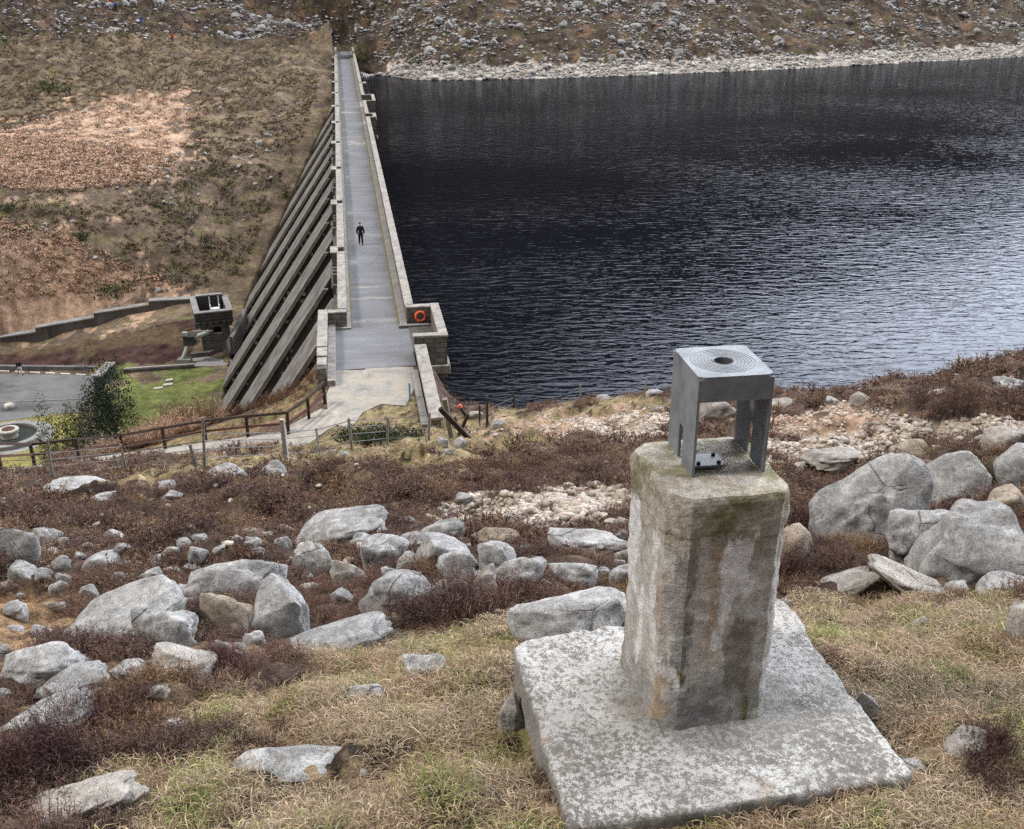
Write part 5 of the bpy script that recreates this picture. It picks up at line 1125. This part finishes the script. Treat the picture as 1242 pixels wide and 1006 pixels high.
for temps, n, y0, y1, sd_, sc0 in ((HEA_N, 6500, 2.2, 9.5, 1, .40), (HEA_M, 11000, 9, 20, 2, .52), (HEA_F, 14000, 19, 56, 3, .62)):
    x, y, g = field(n, y0, y1, .62, sd_, 1.5); z = height(x, y); zn = near_zone(x, y, z); bare = N_C(np.stack([x, y], 1) / 1.6)
    q, zz = seg_dist(x, y, PATH); s, nn = to_sn(x, y)
    keep = (zn == 0) & (bare < 9.) & off_rocks(x, y, .85) & (q > 3.2) & (z > WATER_Z + .3)
    keep |= (zn == 1) & (g.random(len(x)) < .05 + .35 * (N_C(np.stack([x, y], 1) / 1.2) > 1.15)) & off_rocks(x, y)
    keep &= ~((s > -18) & (nn < 3.4) & (nn > -3.3)); keep &= ~((z < zz - .2) & (q > 1.) & (nn > 0) & (y > 44) & (g.random(len(x)) < .6))
    x, y, z = x[keep], y[keep], z[keep]; n = len(x); hs = sc0 * g.uniform(.55, 1.25, n) * (.75 + .3 * np.clip(N_D(np.stack([x, y], 1) / 2.4) + .5, 0, 1.6)); hs = hs * np.where((zn[keep] == 1) & (y < 12), .5, 1.); hs = hs * (1 - .55 * smooth(.8, 1.2, N_C(np.stack([x, y], 1) / 1.6)))
    V, F, C_ = scatter(temps, np.stack([x, y, z - .02], 1), np.column_stack([hs * 1.25, hs * 1.25, hs * .95]), g.uniform(0, 6.28, n), None, heather_cols(x, y, g), seed=sd_); push(V, F, C_)
flush('heather')

# dry grass: bent straw blades, green tufts and moss
def grass_temp(seed, n, L, wd, flat, cols):
    g = np.random.default_rng(seed); V, F, C_ = [], [], []
    for i in range(n):
        az = g.uniform(0, 6.28); el = abs(g.normal(0, .5)) * (1 - flat) + g.uniform(.08, .5); b0 = np.append(g.normal(0, .055, 2), 0); l_ = L * g.uniform(.5, 1.3); d = np.array([math.cos(az) * math.cos(el), math.sin(az) * math.cos(el), math.sin(el)]); sd_ = np.array([-math.sin(az), math.cos(az), 0]) * wd
        mid = b0 + d * l_ * .55 + np.array([0, 0, .03 * l_]); tip = b0 + d * l_ + np.array([0, 0, -.28 * l_]) + np.append(g.normal(0, .15 * l_, 2), 0); k = cols[g.integers(len(cols))] * g.uniform(.75, 1.3); i0 = len(V)
        V += [b0 - sd_, b0 + sd_, mid + sd_ * .9, mid - sd_ * .9, tip]; F += [(i0, i0 + 1, i0 + 2), (i0, i0 + 2, i0 + 3), (i0 + 3, i0 + 2, i0 + 4)]; C_ += [k * .75, k * .75, k, k, k * 1.1]
    return np.array(V), np.array(F), np.array(C_)
STR = [np.array((.36, .275, .18)), np.array((.28, .21, .135)), np.array((.46, .385, .28)), np.array((.15, .105, .068)), np.array((.25, .20, .12)), np.array((.19, .13, .09))]
GRN = [np.array((.12, .15, .04)), np.array((.17, .185, .06)), np.array((.22, .20, .085)), np.array((.32, .26, .13))]
GT = [grass_temp(i, 26, .062, .0017, .8, STR) for i in range(5)]; GG = [grass_temp(20 + i, 26, .06, .002, .3, GRN) for i in range(3)]
x, y, g = field(38000, 2.0, 8.2, .62, 11, 1.6); z = height(x, y); zn = near_zone(x, y, z); P = np.stack([x, y], 1); q2 = N_C(P / .55) + .5 * N_A(P / 2.2); pt = N_C(P / .55) * .8 + N_B(P / 1.1) * .8
keep = (zn == 1) & off_rocks(x, y, .85) & ((pt < 1.35) | (g.random(len(x)) < .45)) & (g.random(len(x)) < .95); gr = q2 > .85
for sel, T, sd_ in ((keep & (~gr | (g.random(len(x)) < .35)), GT, 1), (keep & gr, GG, 2)):
    n = sel.sum(); V, F, C_ = scatter(T, P_ := np.stack([x[sel], y[sel], z[sel]], 1), g.uniform(.7, 1.35, n), g.uniform(0, 6.28, n), None, g.uniform(.7, 1.25, (n, 1)) * (np.array((1., 1., 1.)) + smooth(-.3, 1.2, N_A(P[sel] / .9))[:, None] * np.array((-.16, -.24, -.28)) + smooth(.5, 1.4, N_D(P[sel] / .5))[:, None] * np.array((.22, .2, .2))), seed=sd_); push(V, F, C_)
# sparse wisps in the heather, along the shore and on the orange patch
x, y, g = field(9000, 4, 50, .62, 12, 1.2); z = height(x, y); zn = near_zone(x, y, z); s, nn = to_sn(x, y); q, zz = seg_dist(x, y, PATH)
keep = ((zn == 1) | (zn == 4) | ((zn == 0) & (g.random(len(x)) < .34))) & off_rocks(x, y, .9) & (y > 8) & (q > 1.1) & ~((s > -15) & (nn < 3.2) & (nn > -3.3)) & (z > WATER_Z + .2); n = keep.sum(); c = np.where((zn[keep] == 4)[:, None], np.array((1.0, .68, .45)), np.array((.95, .95, .85))) * g.uniform(.75, 1.2, (n, 1))
sc_ = g.uniform(.8, 1.5, n) * (1 + .035 * y[keep]); V, F, C_ = scatter(GT, np.stack([x[keep], y[keep], z[keep]], 1), np.column_stack([sc_, sc_, sc_ * .8]), g.uniform(0, 6.28, n), None, c, seed=7); push(V, F, C_)
flush('dry_grass')

# low growth on the far hillsides: heather and rushes, too much to count
FB = [sprig_temp(80 + i, 6, .62, 1.6, .10, 2, np.array((1., 1., 1.)) * .7, np.array((1., 1., 1.)), .3) for i in range(4)]
g = np.random.default_rng(91); n = 170000; u = g.uniform(-.56, .56, n); Y = g.uniform(116, 335, n); Y[:20000] = g.uniform(116, 150, 20000); u[:20000] = g.uniform(-.56, -.2, 20000); extra = np.arange(n) < 20000; X = u * Y; Z = height(X, Y); px, py, d = proj(X, Y, Z); s, nn = to_sn(X, Y)
left = (nn > 0) & (s < 212) | (X < -40); cover = N_C(np.stack([X, Y], 1) / 7.); keep = (py > -40) & (py < 420) & (((nn > 5 - .655 * np.interp(s, FOOT_S, FOOT_Z)) & (s < 212)) | (s > 219)) & (Z > np.where(Y > 215, WATER_Z + 3.6, -16)) & ((Y > 225) | left)
tan = np.zeros(n, bool)
for pl in TAN: tan |= in_poly(px, py, pl)
keep &= g.random(n) < np.where(tan, .62, .85); keep &= np.where(extra, tan, cover > -.75); X, Y, Z, px, py, tan, cover = [a_[keep] for a_ in (X, Y, Z, px, py, tan, cover)]; n = len(X)
t = g.random((n, 1)); s, nn = to_sn(X, Y); up = (np.where((nn > 0) & (s < 212) | (X < -40), Y - (262 - .55 * np.maximum(-X - 36, 0)), 1) > 0)[:, None]
c = np.where(t < .5, np.array((.125, .086, .066)), np.where(t < .84, np.array((.20, .148, .088)), np.array((.10, .10, .042)))); c = np.where(up, np.where(t < .62, np.array((.080, .058, .048)), np.where(t < .85, np.array((.14, .095, .064)), np.array((.08, .075, .036)))), c); t2 = g.random((n, 1)); c = np.where(tan[:, None] & (t2 < .88), np.array((.50, .35, .255)) * (.7 + .5 * g.random((n, 1))), c) * g.uniform(.75, 1.3, (n, 1))
hs = g.uniform(.28, .72, n); V, F, C_ = scatter(FB, np.stack([X, Y, Z - .05], 1), np.column_stack([hs * 1.25, hs * 1.25, hs * .85]), g.uniform(0, 6.28, n), None, c, seed=9); push(V, F, C_); flush('moorland')

# separate bushes
def leaf_bush(name, loc, rx, ry, rz, n, size, cols, seed, trunk=True, label='', cat='shrub', group=None, lumps=5, spiky=.0):
    g = np.random.default_rng(seed); root = empty(name, loc); tag(root, label, cat, group)
    C0 = g.normal(size=(lumps, 3)) * np.array([.42, .42, .28]); C0[:, 2] += .55; rad = g.uniform(.32, .55, lumps)
    k = g.integers(0, lumps, n); dv = g.normal(size=(n, 3)); dv /= np.linalg.norm(dv, axis=1)[:, None]; p = C0[k] + dv * (rad[k] * g.uniform(.35, 1.12, n) ** .6)[:, None]; p = p[p[:, 2] > .02]; n = len(p)
    p = p * np.array([rx, ry, rz]); d1 = g.normal(size=(n, 3)); d1[:, 2] += spiky * 2; d1 /= np.linalg.norm(d1, axis=1)[:, None]; d2 = np.cross(d1, g.normal(size=(n, 3))); d2 /= np.linalg.norm(d2, axis=1)[:, None]; L = size * g.uniform(.6, 1.4, n)[:, None]; w_ = L * (.42 - .25 * spiky)
    V = np.stack([p - d2 * w_, p + d1 * L, p + d2 * w_, p - d1 * L * .4], 1).reshape(-1, 3); F = np.arange(n * 4).reshape(n, 4); cc = np.array(cols)[g.integers(0, len(cols), n)] * g.uniform(.65, 1.35, (n, 1)); cc = np.repeat(cc, 4, 0)
    link_mesh('crown', V, F, 'foliage', root, False, np.clip(cc, .004, .8))
    if trunk:
        m = MB(); m.tube((0, 0, -.3), (0.03 * rx, 0, rz * .45), .05 * rx + .02, .03 * rx, 7)
        for c_ in C0: m.tube((0.02, 0, rz * .3), tuple(c_ * np.array([rx, ry, rz])), .03 * rx, .008, 5)
        m.build('trunk', 'wood_grey', root)
    return root
GORSE = [(.035, .05, .018), (.055, .07, .022), (.075, .085, .03), (.05, .05, .02)]
def hill_bush(x, y, wpx, hpx, label, group='gorse bushes on the far left hillside', cols=GORSE, seed=0, name='gorse_bush'):
    p = ground_hit(x, y + hpx * .35, 0, 60, 420); d = p[1] * CP - (p[2] - EYE) * SP; k = d / FPX
    return leaf_bush(name, p, wpx * k * .62, wpx * k * .5, hpx * k * .85, 420, .16 * max(1, wpx * k / 4), cols, 300 + seed, True, label, 'shrub', group, 6, .5)
for k, (x, y, w_, h_, lab) in enumerate(((140, 352, 62, 22, 'widest dark green gorse patch just above the retaining wall'), (212, 332, 36, 30, 'dark gorse bush above the valve house'), (232, 222, 46, 18, 'green gorse clump in the middle of the far left hillside'), (236, 258, 44, 34, 'rounded yellowish gorse clump below the middle of the left hillside'), (12, 254, 22, 12, 'small dark gorse bush at the left edge of the hillside'), (50, 254, 40, 14, 'low spreading gorse left, beside the small edge bush'), (262, 208, 22, 12, 'small gorse bush at the lower end of the eroded scar'), (192, 246, 26, 18, 'small gorse bush left of the rounded yellowish clump'), (248, 296, 22, 18, 'dark gorse bush below the rounded yellowish clump'), (288, 326, 36, 22, 'dark gorse bush touching the foot of the dam buttresses'), (100, 288, 24, 9, 'small gorse tuft on the lower tan grass'), (345, 235, 16, 14, 'gorse bush beside the dam half way up its slope'), (393, 78, 16, 14, 'dark bush by the far left end of the dam'), (440, 62, 20, 16, 'dark green bush beside the far right end of the walkway'), (438, 72, 14, 10, 'light green bush below the dark one at the far end'), (325, 76, 26, 8, 'low green bush on the shoulder near the far dam end'), (510, 72, 26, 9, 'green bush just above the far shore stones, left'), (550, 74, 30, 9, 'green bush just above the far shore stones, middle'), (590, 76, 24, 8, 'green bush just above the far shore stones, right'), (60, 108, 60, 16, 'broad green patch of low gorse on the upper left shoulder'))):
    hill_bush(x, y, w_, h_, lab, 'gorse bushes on the far left hillside' if x < 400 else 'bushes above the far shore', GORSE if k not in (14,) else [(.10, .13, .03), (.08, .1, .03)], k)
# the evergreen tree and dark shrubs below the path
EVG = [(.012, .026, .018), (.018, .036, .022), (.028, .048, .03), (.01, .02, .012)]
def valley_plant(x, ytop, ybase, D, wpx, label, cat, cols, seed, size=.22, n=2600, lumps=9, name='evergreen_shrub', spiky=.15, group=None):
    b0 = atD(x, ybase, D); b0[2] = min(b0[2], gz(b0[0], b0[1])); t = atD(x, ytop, D); d = D * CP + 27 * SP; k = d / FPX
    return leaf_bush(name, b0, wpx * k * .62, wpx * k * .55, (t[2] - b0[2]) * 1.02, n, size, cols, seed, True, label, cat, group, lumps, spiky)
valley_plant(138, 462, 505, 84, 56, 'dark evergreen tree with spreading branches beside the lawn wall', 'tree', EVG, 501, .13, 8500, 12, 'evergreen_tree')
valley_plant(82, 502, 545, 78, 46, 'dense bright green conifer shrub beside the fountain garden', 'shrub', [(.02, .045, .012), (.035, .06, .015), (.05, .08, .02)], 502, .11, 7500, 9)
valley_plant(104, 505, 535, 76, 44, 'dark shrub between the conifer and the evergreen tree', 'shrub', EVG, 503, .11, 5000, 8)
valley_plant(66, 540, 560, 71, 40, 'low sage green shrub right below the timber fence', 'shrub', [(.07, .085, .04), (.05, .065, .03), (.10, .11, .06)], 504, .14, 1500, 6)
valley_plant(118, 534, 556, 70, 60, 'grey-green brush behind the timber fence', 'shrub', [(.09, .095, .05), (.06, .07, .035), (.14, .12, .07)], 505, .14, 1700, 7)
# bleached scrub on the bank below the path
SCR = [sprig_temp(130 + i, 40, 1.5, .9, .016, 5, np.array((.20, .135, .09)), np.array((.40, .29, .215)), .22) for i in range(4)]
def near_scrub(x, y, D, hgt, wd, lab, seed, tint=(1, 1, 1), gname='bleached scrub below the path'):
    p = atD(x, y, D); p[2] = gz(p[0], p[1]); hgt = hgt if hgt < 50 else min(max(.8, (atD(x, hgt, D)[2] - p[2]) * .9), 4.5); g = np.random.default_rng(seed); n = 14; ps = np.column_stack([g.normal(0, wd * .35, n), g.normal(0, wd * .3, n), np.zeros(n)]); ps[:, 2] = height(ps[:, 0] + p[0], ps[:, 1] + p[1]) - p[2] - .05
    V, F, C_ = scatter(SCR, ps, g.uniform(.5, 1., n) * hgt / 1.3, g.uniform(0, 6.28, n), None, np.array(tint) * g.uniform(.75, 1.2, (n, 1)), seed=seed)
    o = link_mesh('scrub_bush', V, F, 'foliage', None, False, C_); o.location = p; tag(o, lab, 'shrub', gname)
for k, (x, y, D, h_, wd, lab, tint) in enumerate(((132, 545, 55, 524, 3., 'bleached pinkish scrub behind the fence, leftmost of its row', (1, 1, 1)), (165, 538, 55.5, 512, 3., 'bleached pinkish scrub behind the fence, right of the leftmost', (1.05, 1, .97)), (198, 532, 56, 503, 3., 'bleached pinkish scrub behind the fence, below the lawn', (1.1, 1.02, .97)), (232, 526, 57, 504, 2.8, 'bleached pinkish scrub behind the fence, nearest the buttress feet', (1.05, .98, .93)), (240, 505, 59, 482, 1.6, 'tall thin bare bush standing up against the lawn', (.75, .68, .6)), (206, 512, 59, 494, 1.5, 'thin bare bush against the lower lawn edge', (.75, .68, .6)), (270, 512, 63, .9, 3., 'dark heathery bush below the first buttress', (.45, .34, .30)), (295, 500, 62, .95, 3., 'dark heathery bush in front of the second buttress', (.42, .31, .28)), (330, 486, 62, .9, 3., 'brown bush below the buttress nearest the wall', (.5, .37, .3)), (362, 476, 61, .8, 2.4, 'brown bush beside the end of the left terrace wall', (.55, .4, .3)), (345, 492, 59, .7, 2.4, 'brown low bush behind the fence corner', (.55, .4, .3)))):
    near_scrub(x, y, D, h_, wd, lab, 600 + k, tint)
# single heather bushes in the foreground
DKH = [sprig_temp(160 + i, 90, .50, .65, .0032, 8, np.array((.13, .105, .09)), np.array((.160, .102, .088)), .045) for i in range(3)]
for k, (x, y, hgt, wd, lab, tint) in enumerate(((545, 745, .62, .30, 'tall reddish heather bush left of the slab, under the pointed boulder', (1, 1, 1)), (590, 750, .62, .30, 'tall reddish heather bush nearest the back left of the slab', (1, .95, .95)), (640, 735, .55, .30, 'heather bush with bare arching twigs behind the slab', (1.1, 1.05, 1)), (500, 758, .45, .3, 'heather bush beside the slanting pale boulder', (.95, .95, 1)), (290, 820, .42, .28, 'dark red heather bush in front of the brown boulder', (.85, .7, .75)), (262, 812, .36, .22, 'dark red heather tuft left of the brown boulder bush', (.85, .7, .75)), (1100, 668, .50, .30, 'reddish heather bush between the two big right boulders', (1.15, .85, .85)), (1128, 672, .42, .25, 'smaller heather bush against the wide right boulder', (1.1, .9, .9)), (975, 690, .5, .3, 'dark heather bush just right of the pillar', (.8, .75, .75)), (990, 640, .55, .35, 'heather bush behind the pillar beside the tall boulder', (.8, .75, .75)), (1225, 950, .40, .34, 'dark heather bush at the lower right edge', (.65, .55, .58)), (1195, 905, .3, .24, 'dark heather tuft by the rough lichened stone', (.65, .55, .58)), (330, 905, .26, .24, 'blackened heather clump in the foreground grass', (.42, .4, .42)), (60, 930, .45, .4, 'dark purple heather bush at the lower left', (.62, .52, .58)), (130, 880, .42, .4, 'purple heather bush right of the long low boulder', (.66, .54, .6)), (20, 960, .45, .4, 'dark heather bush in the lower left corner', (.6, .52, .56)), (715, 570, .5, .6, 'pale grey dead heather bush left of the pillar top', (1.35, 1.35, 1.4)), (1205, 590, .6, .3, 'dark green heather bush behind the rounded tan boulder', (.6, .95, .5)), (1150, 505, .9, .8, 'big dark heather bush on the right bank', (.75, .7, .7)), (1095, 520, .45, .9, 'low dark heather bush in the gravel scar', (.8, .72, .7)), (955, 535, .4, .5, 'heather bush in the gravel right of the steel stand', (.9, .8, .78)))):
    p = ground_hit(x, y, 0, 1.5, 60); p[2] = gz(p[0], p[1]); g = np.random.default_rng(700 + k); n = 8; ps = np.column_stack([g.normal(0, wd * .40, n), g.normal(0, wd * .25, n), np.zeros(n) - .03]); V, F, C_ = scatter(DKH, ps, g.uniform(.5, 1., n) * hgt / .5 * .72, g.uniform(0, 6.28, n), None, np.array(tint) * g.uniform(.8, 1.15, (n, 1)), seed=700 + k)
    o = link_mesh('heather_bush', V, F, 'foliage', None, False, C_); o.location = p; tag(o, lab, 'heather', 'single heather bushes on the near hillside')
# flat dark green gorse by the wire fence
p = ground_hit(430, 540, 0, 20, 80); leaf_bush('creeping_gorse', p + np.array([.9, .2, 0]), 2.3, .8, .55, 4200, .07, [(.03, .045, .025), (.05, .065, .035), (.07, .08, .05)], 510, False, 'low dark green creeping bush between the wire fence and the apron', 'shrub', None, 8, .5)

# ------------------------------------------------------------------ people
def skin_body(name, joints, edges, mat, parent, sub=2):
    """one continuous surface grown over a skeleton of joints {name: (x, y, z, rx, ry)}"""
    keys = list(joints); V = [joints[k][:3] for k in keys]; E_ = [(keys.index(a_), keys.index(b_)) for a_, b_ in edges]
    me = bpy.data.meshes.new(name); me.from_pydata(V, E_, []); o = bpy.data.objects.new(name, me); COL.objects.link(o); o.parent = parent
    sk = o.modifiers.new('skin', 'SKIN'); sk.use_smooth_shade = True
    for i, k in enumerate(keys): me.skin_vertices[0].data[i].radius = joints[k][3:5]; me.skin_vertices[0].data[i].use_root = (i == 0)
    sb = o.modifiers.new('subdiv', 'SUBSURF'); sb.levels = sub; sb.render_levels = sub; me.materials.append(MT[mat]); return o
def person(loc, rz, h, label, top, legs, cap='hair', stride=.16, seated=False):
    root = empty('person', loc, rz); root.scale = (h / 1.78,) * 3; tag(root, label, 'person')
    s_ = stride
    if not seated:
        LF, LB = (.10, -s_ * .9, .50, .062, .062), (-.10, s_ * .6, .48, .062, .062); AF, AB = (.115, -s_ * 1.25, .09, .045, .05), (-.115, s_ * 1.5, .12, .045, .05); TF, TB = (.125, -s_ * 1.25 - .17, .04, .035, .03), (-.12, s_ * 1.5 - .15, .05, .035, .03); HP = .93; base = 0
    else:
        LF, LB = (.12, -.42, .52, .065, .065), (-.10, -.40, .50, .065, .065); AF, AB = (.14, -.62, .10, .045, .05), (-.12, -.58, .10, .045, .05); TF, TB = (.15, -.78, .06, .035, .03), (-.13, -.74, .06, .035, .03); HP = .5; base = -.43
    up = HP - .93
    J = {'pelvis': (0, 0, HP, .13, .10), 'waist': (0, 0, 1.10 + up, .125, .095), 'chest': (0, -.01, 1.32 + up, .16, .11), 'neck': (0, 0, 1.50 + up, .055, .055), 'chin': (0, -.02, 1.58 + up, .065, .075), 'head': (0, -.015, 1.68 + up, .078, .095), 'crown': (0, 0, 1.755 + up, .055, .065),
         'nose': (0, -.115, 1.645 + up, .014, .016), 'earl': (.085, .0, 1.65 + up, .012, .02), 'earr': (-.085, .0, 1.65 + up, .012, .02),
         'shl': (.19, 0, 1.43 + up, .062, .062), 'ell': (.27, .06, 1.15 + up, .045, .045), 'wrl': (.27, -.04, .92 + up, .03, .03), 'shr': (-.19, 0, 1.43 + up, .062, .062), 'elr': (-.27, .04, 1.15 + up, .045, .045), 'wrr': (-.285, -.06, .92 + up, .03, .03),
         'pml': (.27, -.06, .85 + up, .038, .022), 'pmr': (-.285, -.08, .85 + up, .038, .022),
         'hl': (.10, 0, HP - .06, .09, .09), 'kl': LF, 'al': AF, 'tl': TF, 'hr': (-.10, 0, HP - .06, .09, .09), 'kr': LB, 'ar': AB, 'tr': TB}
    E_ = [('pelvis', 'waist'), ('waist', 'chest'), ('chest', 'neck'), ('neck', 'chin'), ('chin', 'head'), ('head', 'crown'), ('head', 'nose'), ('head', 'earl'), ('head', 'earr'), ('chest', 'shl'), ('shl', 'ell'), ('ell', 'wrl'), ('wrl', 'pml'), ('chest', 'shr'), ('shr', 'elr'), ('elr', 'wrr'), ('wrr', 'pmr'), ('pelvis', 'hl'), ('hl', 'kl'), ('kl', 'al'), ('al', 'tl'), ('pelvis', 'hr'), ('hr', 'kr'), ('kr', 'ar'), ('ar', 'tr')]
    for sd_, wr in (('l', 'pml'), ('r', 'pmr')):          # four fingers and a thumb, slightly curled
        x0, y0, z0 = J[wr][:3]; q = 1 if sd_ == 'l' else -1
        for i, (fy, fl_) in enumerate(((-.03, .066), (-.01, .075), (.01, .07), (.028, .055))):
            a_, b_ = 'f%s%da' % (sd_, i), 'f%s%db' % (sd_, i); J[a_] = (x0, y0 + fy, z0 - .045, .009, .009); J[b_] = (x0 - q * .018, y0 + fy * 1.1, z0 - .045 - fl_, .008, .008); E_ += [(wr, a_), (a_, b_)]
        a_, b_ = 'f%sta' % sd_, 'f%stb' % sd_; J[a_] = (x0 - q * .01, y0 - .045, z0 + .0, .011, .011); J[b_] = (x0 - q * .02, y0 - .062, z0 - .045, .009, .009); E_ += [(wr, a_), (a_, b_)]
    slim = {'pelvis': .7, 'waist': .72, 'chest': .72, 'shl': .75, 'shr': .75, 'ell': .75, 'elr': .75, 'hl': .75, 'hr': .75, 'kl': .75, 'kr': .75, 'al': .6, 'ar': .6, 'tl': .6, 'tr': .6}
    skin_body('body', {k: (*v[:3], v[3] * slim.get(k, 1), v[4] * slim.get(k, 1)) for k, v in J.items()}, E_, 'skin', root, 2)
    G = lambda ks, k: {q: (*J[q][:3], J[q][3] + k, J[q][4] + k + .012) for q in ks}
    kj = G(['pelvis', 'waist', 'chest', 'shl', 'ell', 'wrl', 'shr', 'elr', 'wrr'], .034); kj['collar'] = (0, .005, 1.49 + up, .075, .07)
    skin_body('jacket', kj, [('pelvis', 'waist'), ('waist', 'chest'), ('chest', 'collar'), ('chest', 'shl'), ('shl', 'ell'), ('ell', 'wrl'), ('chest', 'shr'), ('shr', 'elr'), ('elr', 'wrr')], top, root)
    kt = G(['pelvis', 'hl', 'kl', 'al', 'hr', 'kr', 'ar'], .016); skin_body('trousers', kt, [('pelvis', 'hl'), ('hl', 'kl'), ('kl', 'al'), ('pelvis', 'hr'), ('hr', 'kr'), ('kr', 'ar')], legs, root)
    for a_, t_ in (('al', 'tl'), ('ar', 'tr')):
        q = J[a_]; r_ = J[t_]; skin_body('shoe', {'heel': (q[0], q[1] + .03, q[2] - .025, .06, .065), 'mid': ((q[0] + r_[0]) / 2, (q[1] + r_[1]) / 2, (q[2] + r_[2]) / 2 - .012, .056, .05), 'toe': (r_[0], r_[1] - .02, r_[2] - .005, .052, .042)}, [('heel', 'mid'), ('mid', 'toe')], 'black_cloth', root)
    m = MB(); V, F = ICO[3]; sel = [i for i in range(len(V))]
    hm = [(v[0] * .098, v[1] * .118 + .012, max(v[2], -.25 if v[1] > .1 else .28) * .115 + 1.70 + up) for v in V]; m.add(hm, [tuple(f) for f in F]); m.build('hair' if cap == 'hair' else 'cap', cap, root, 0, True)
    for q in (-.032, .032): m = MB(); m.add([(v[0] * .011 + q, v[1] * .008 - .107, v[2] * .009 + 1.675 + up) for v in ICO[2][0]], [tuple(f) for f in ICO[2][1]]); m.build('eye', 'black_hole', root, 0, True)
    m = MB(); m.box(-.024, .024, -.101, -.094, 1.594 + up, 1.602 + up); m.build('mouth', 'red_cloth', root)
    if seated: root.location.z += base * 0
    return root
pw = atz(438, 297, 0.0); person((pw[0], pw[1], 0.0), -YAW * -1 + .05, 1.78, 'person in dark jacket and black trousers walking along the dam walkway', 'navy_cloth', 'black_cloth')
def hill_person(x, y, lab, top, legs, h=1.75):
    p = ground_hit(x, y, 0, 100, 420); p[2] = gz(p[0], p[1]); person(p, .4, h, lab, top, legs)
hill_person(210, 54, 'hiker in a bright red jacket among rocks on the far left hillside', 'red_cloth', 'black_cloth')
hill_person(172, 31, 'hiker in a blue jacket higher up the far left hillside', 'blue_cloth', 'blue_cloth')
hill_person(134, 8, 'hiker in red at the top edge of the hillside, left of a pair', 'red_cloth', 'black_cloth')
hill_person(141, 9, 'hiker in dark blue at the top edge of the hillside, right of a pair', 'blue_cloth', 'black_cloth')
pc = atz(25, 454.5, FLOOR + .04); person((pc[0], pc[1], FLOOR + .04), .9, 1.7, 'person in dark top and pale trousers at the car park edge', 'navy_cloth', 'pale_cloth', 'hair', .22)
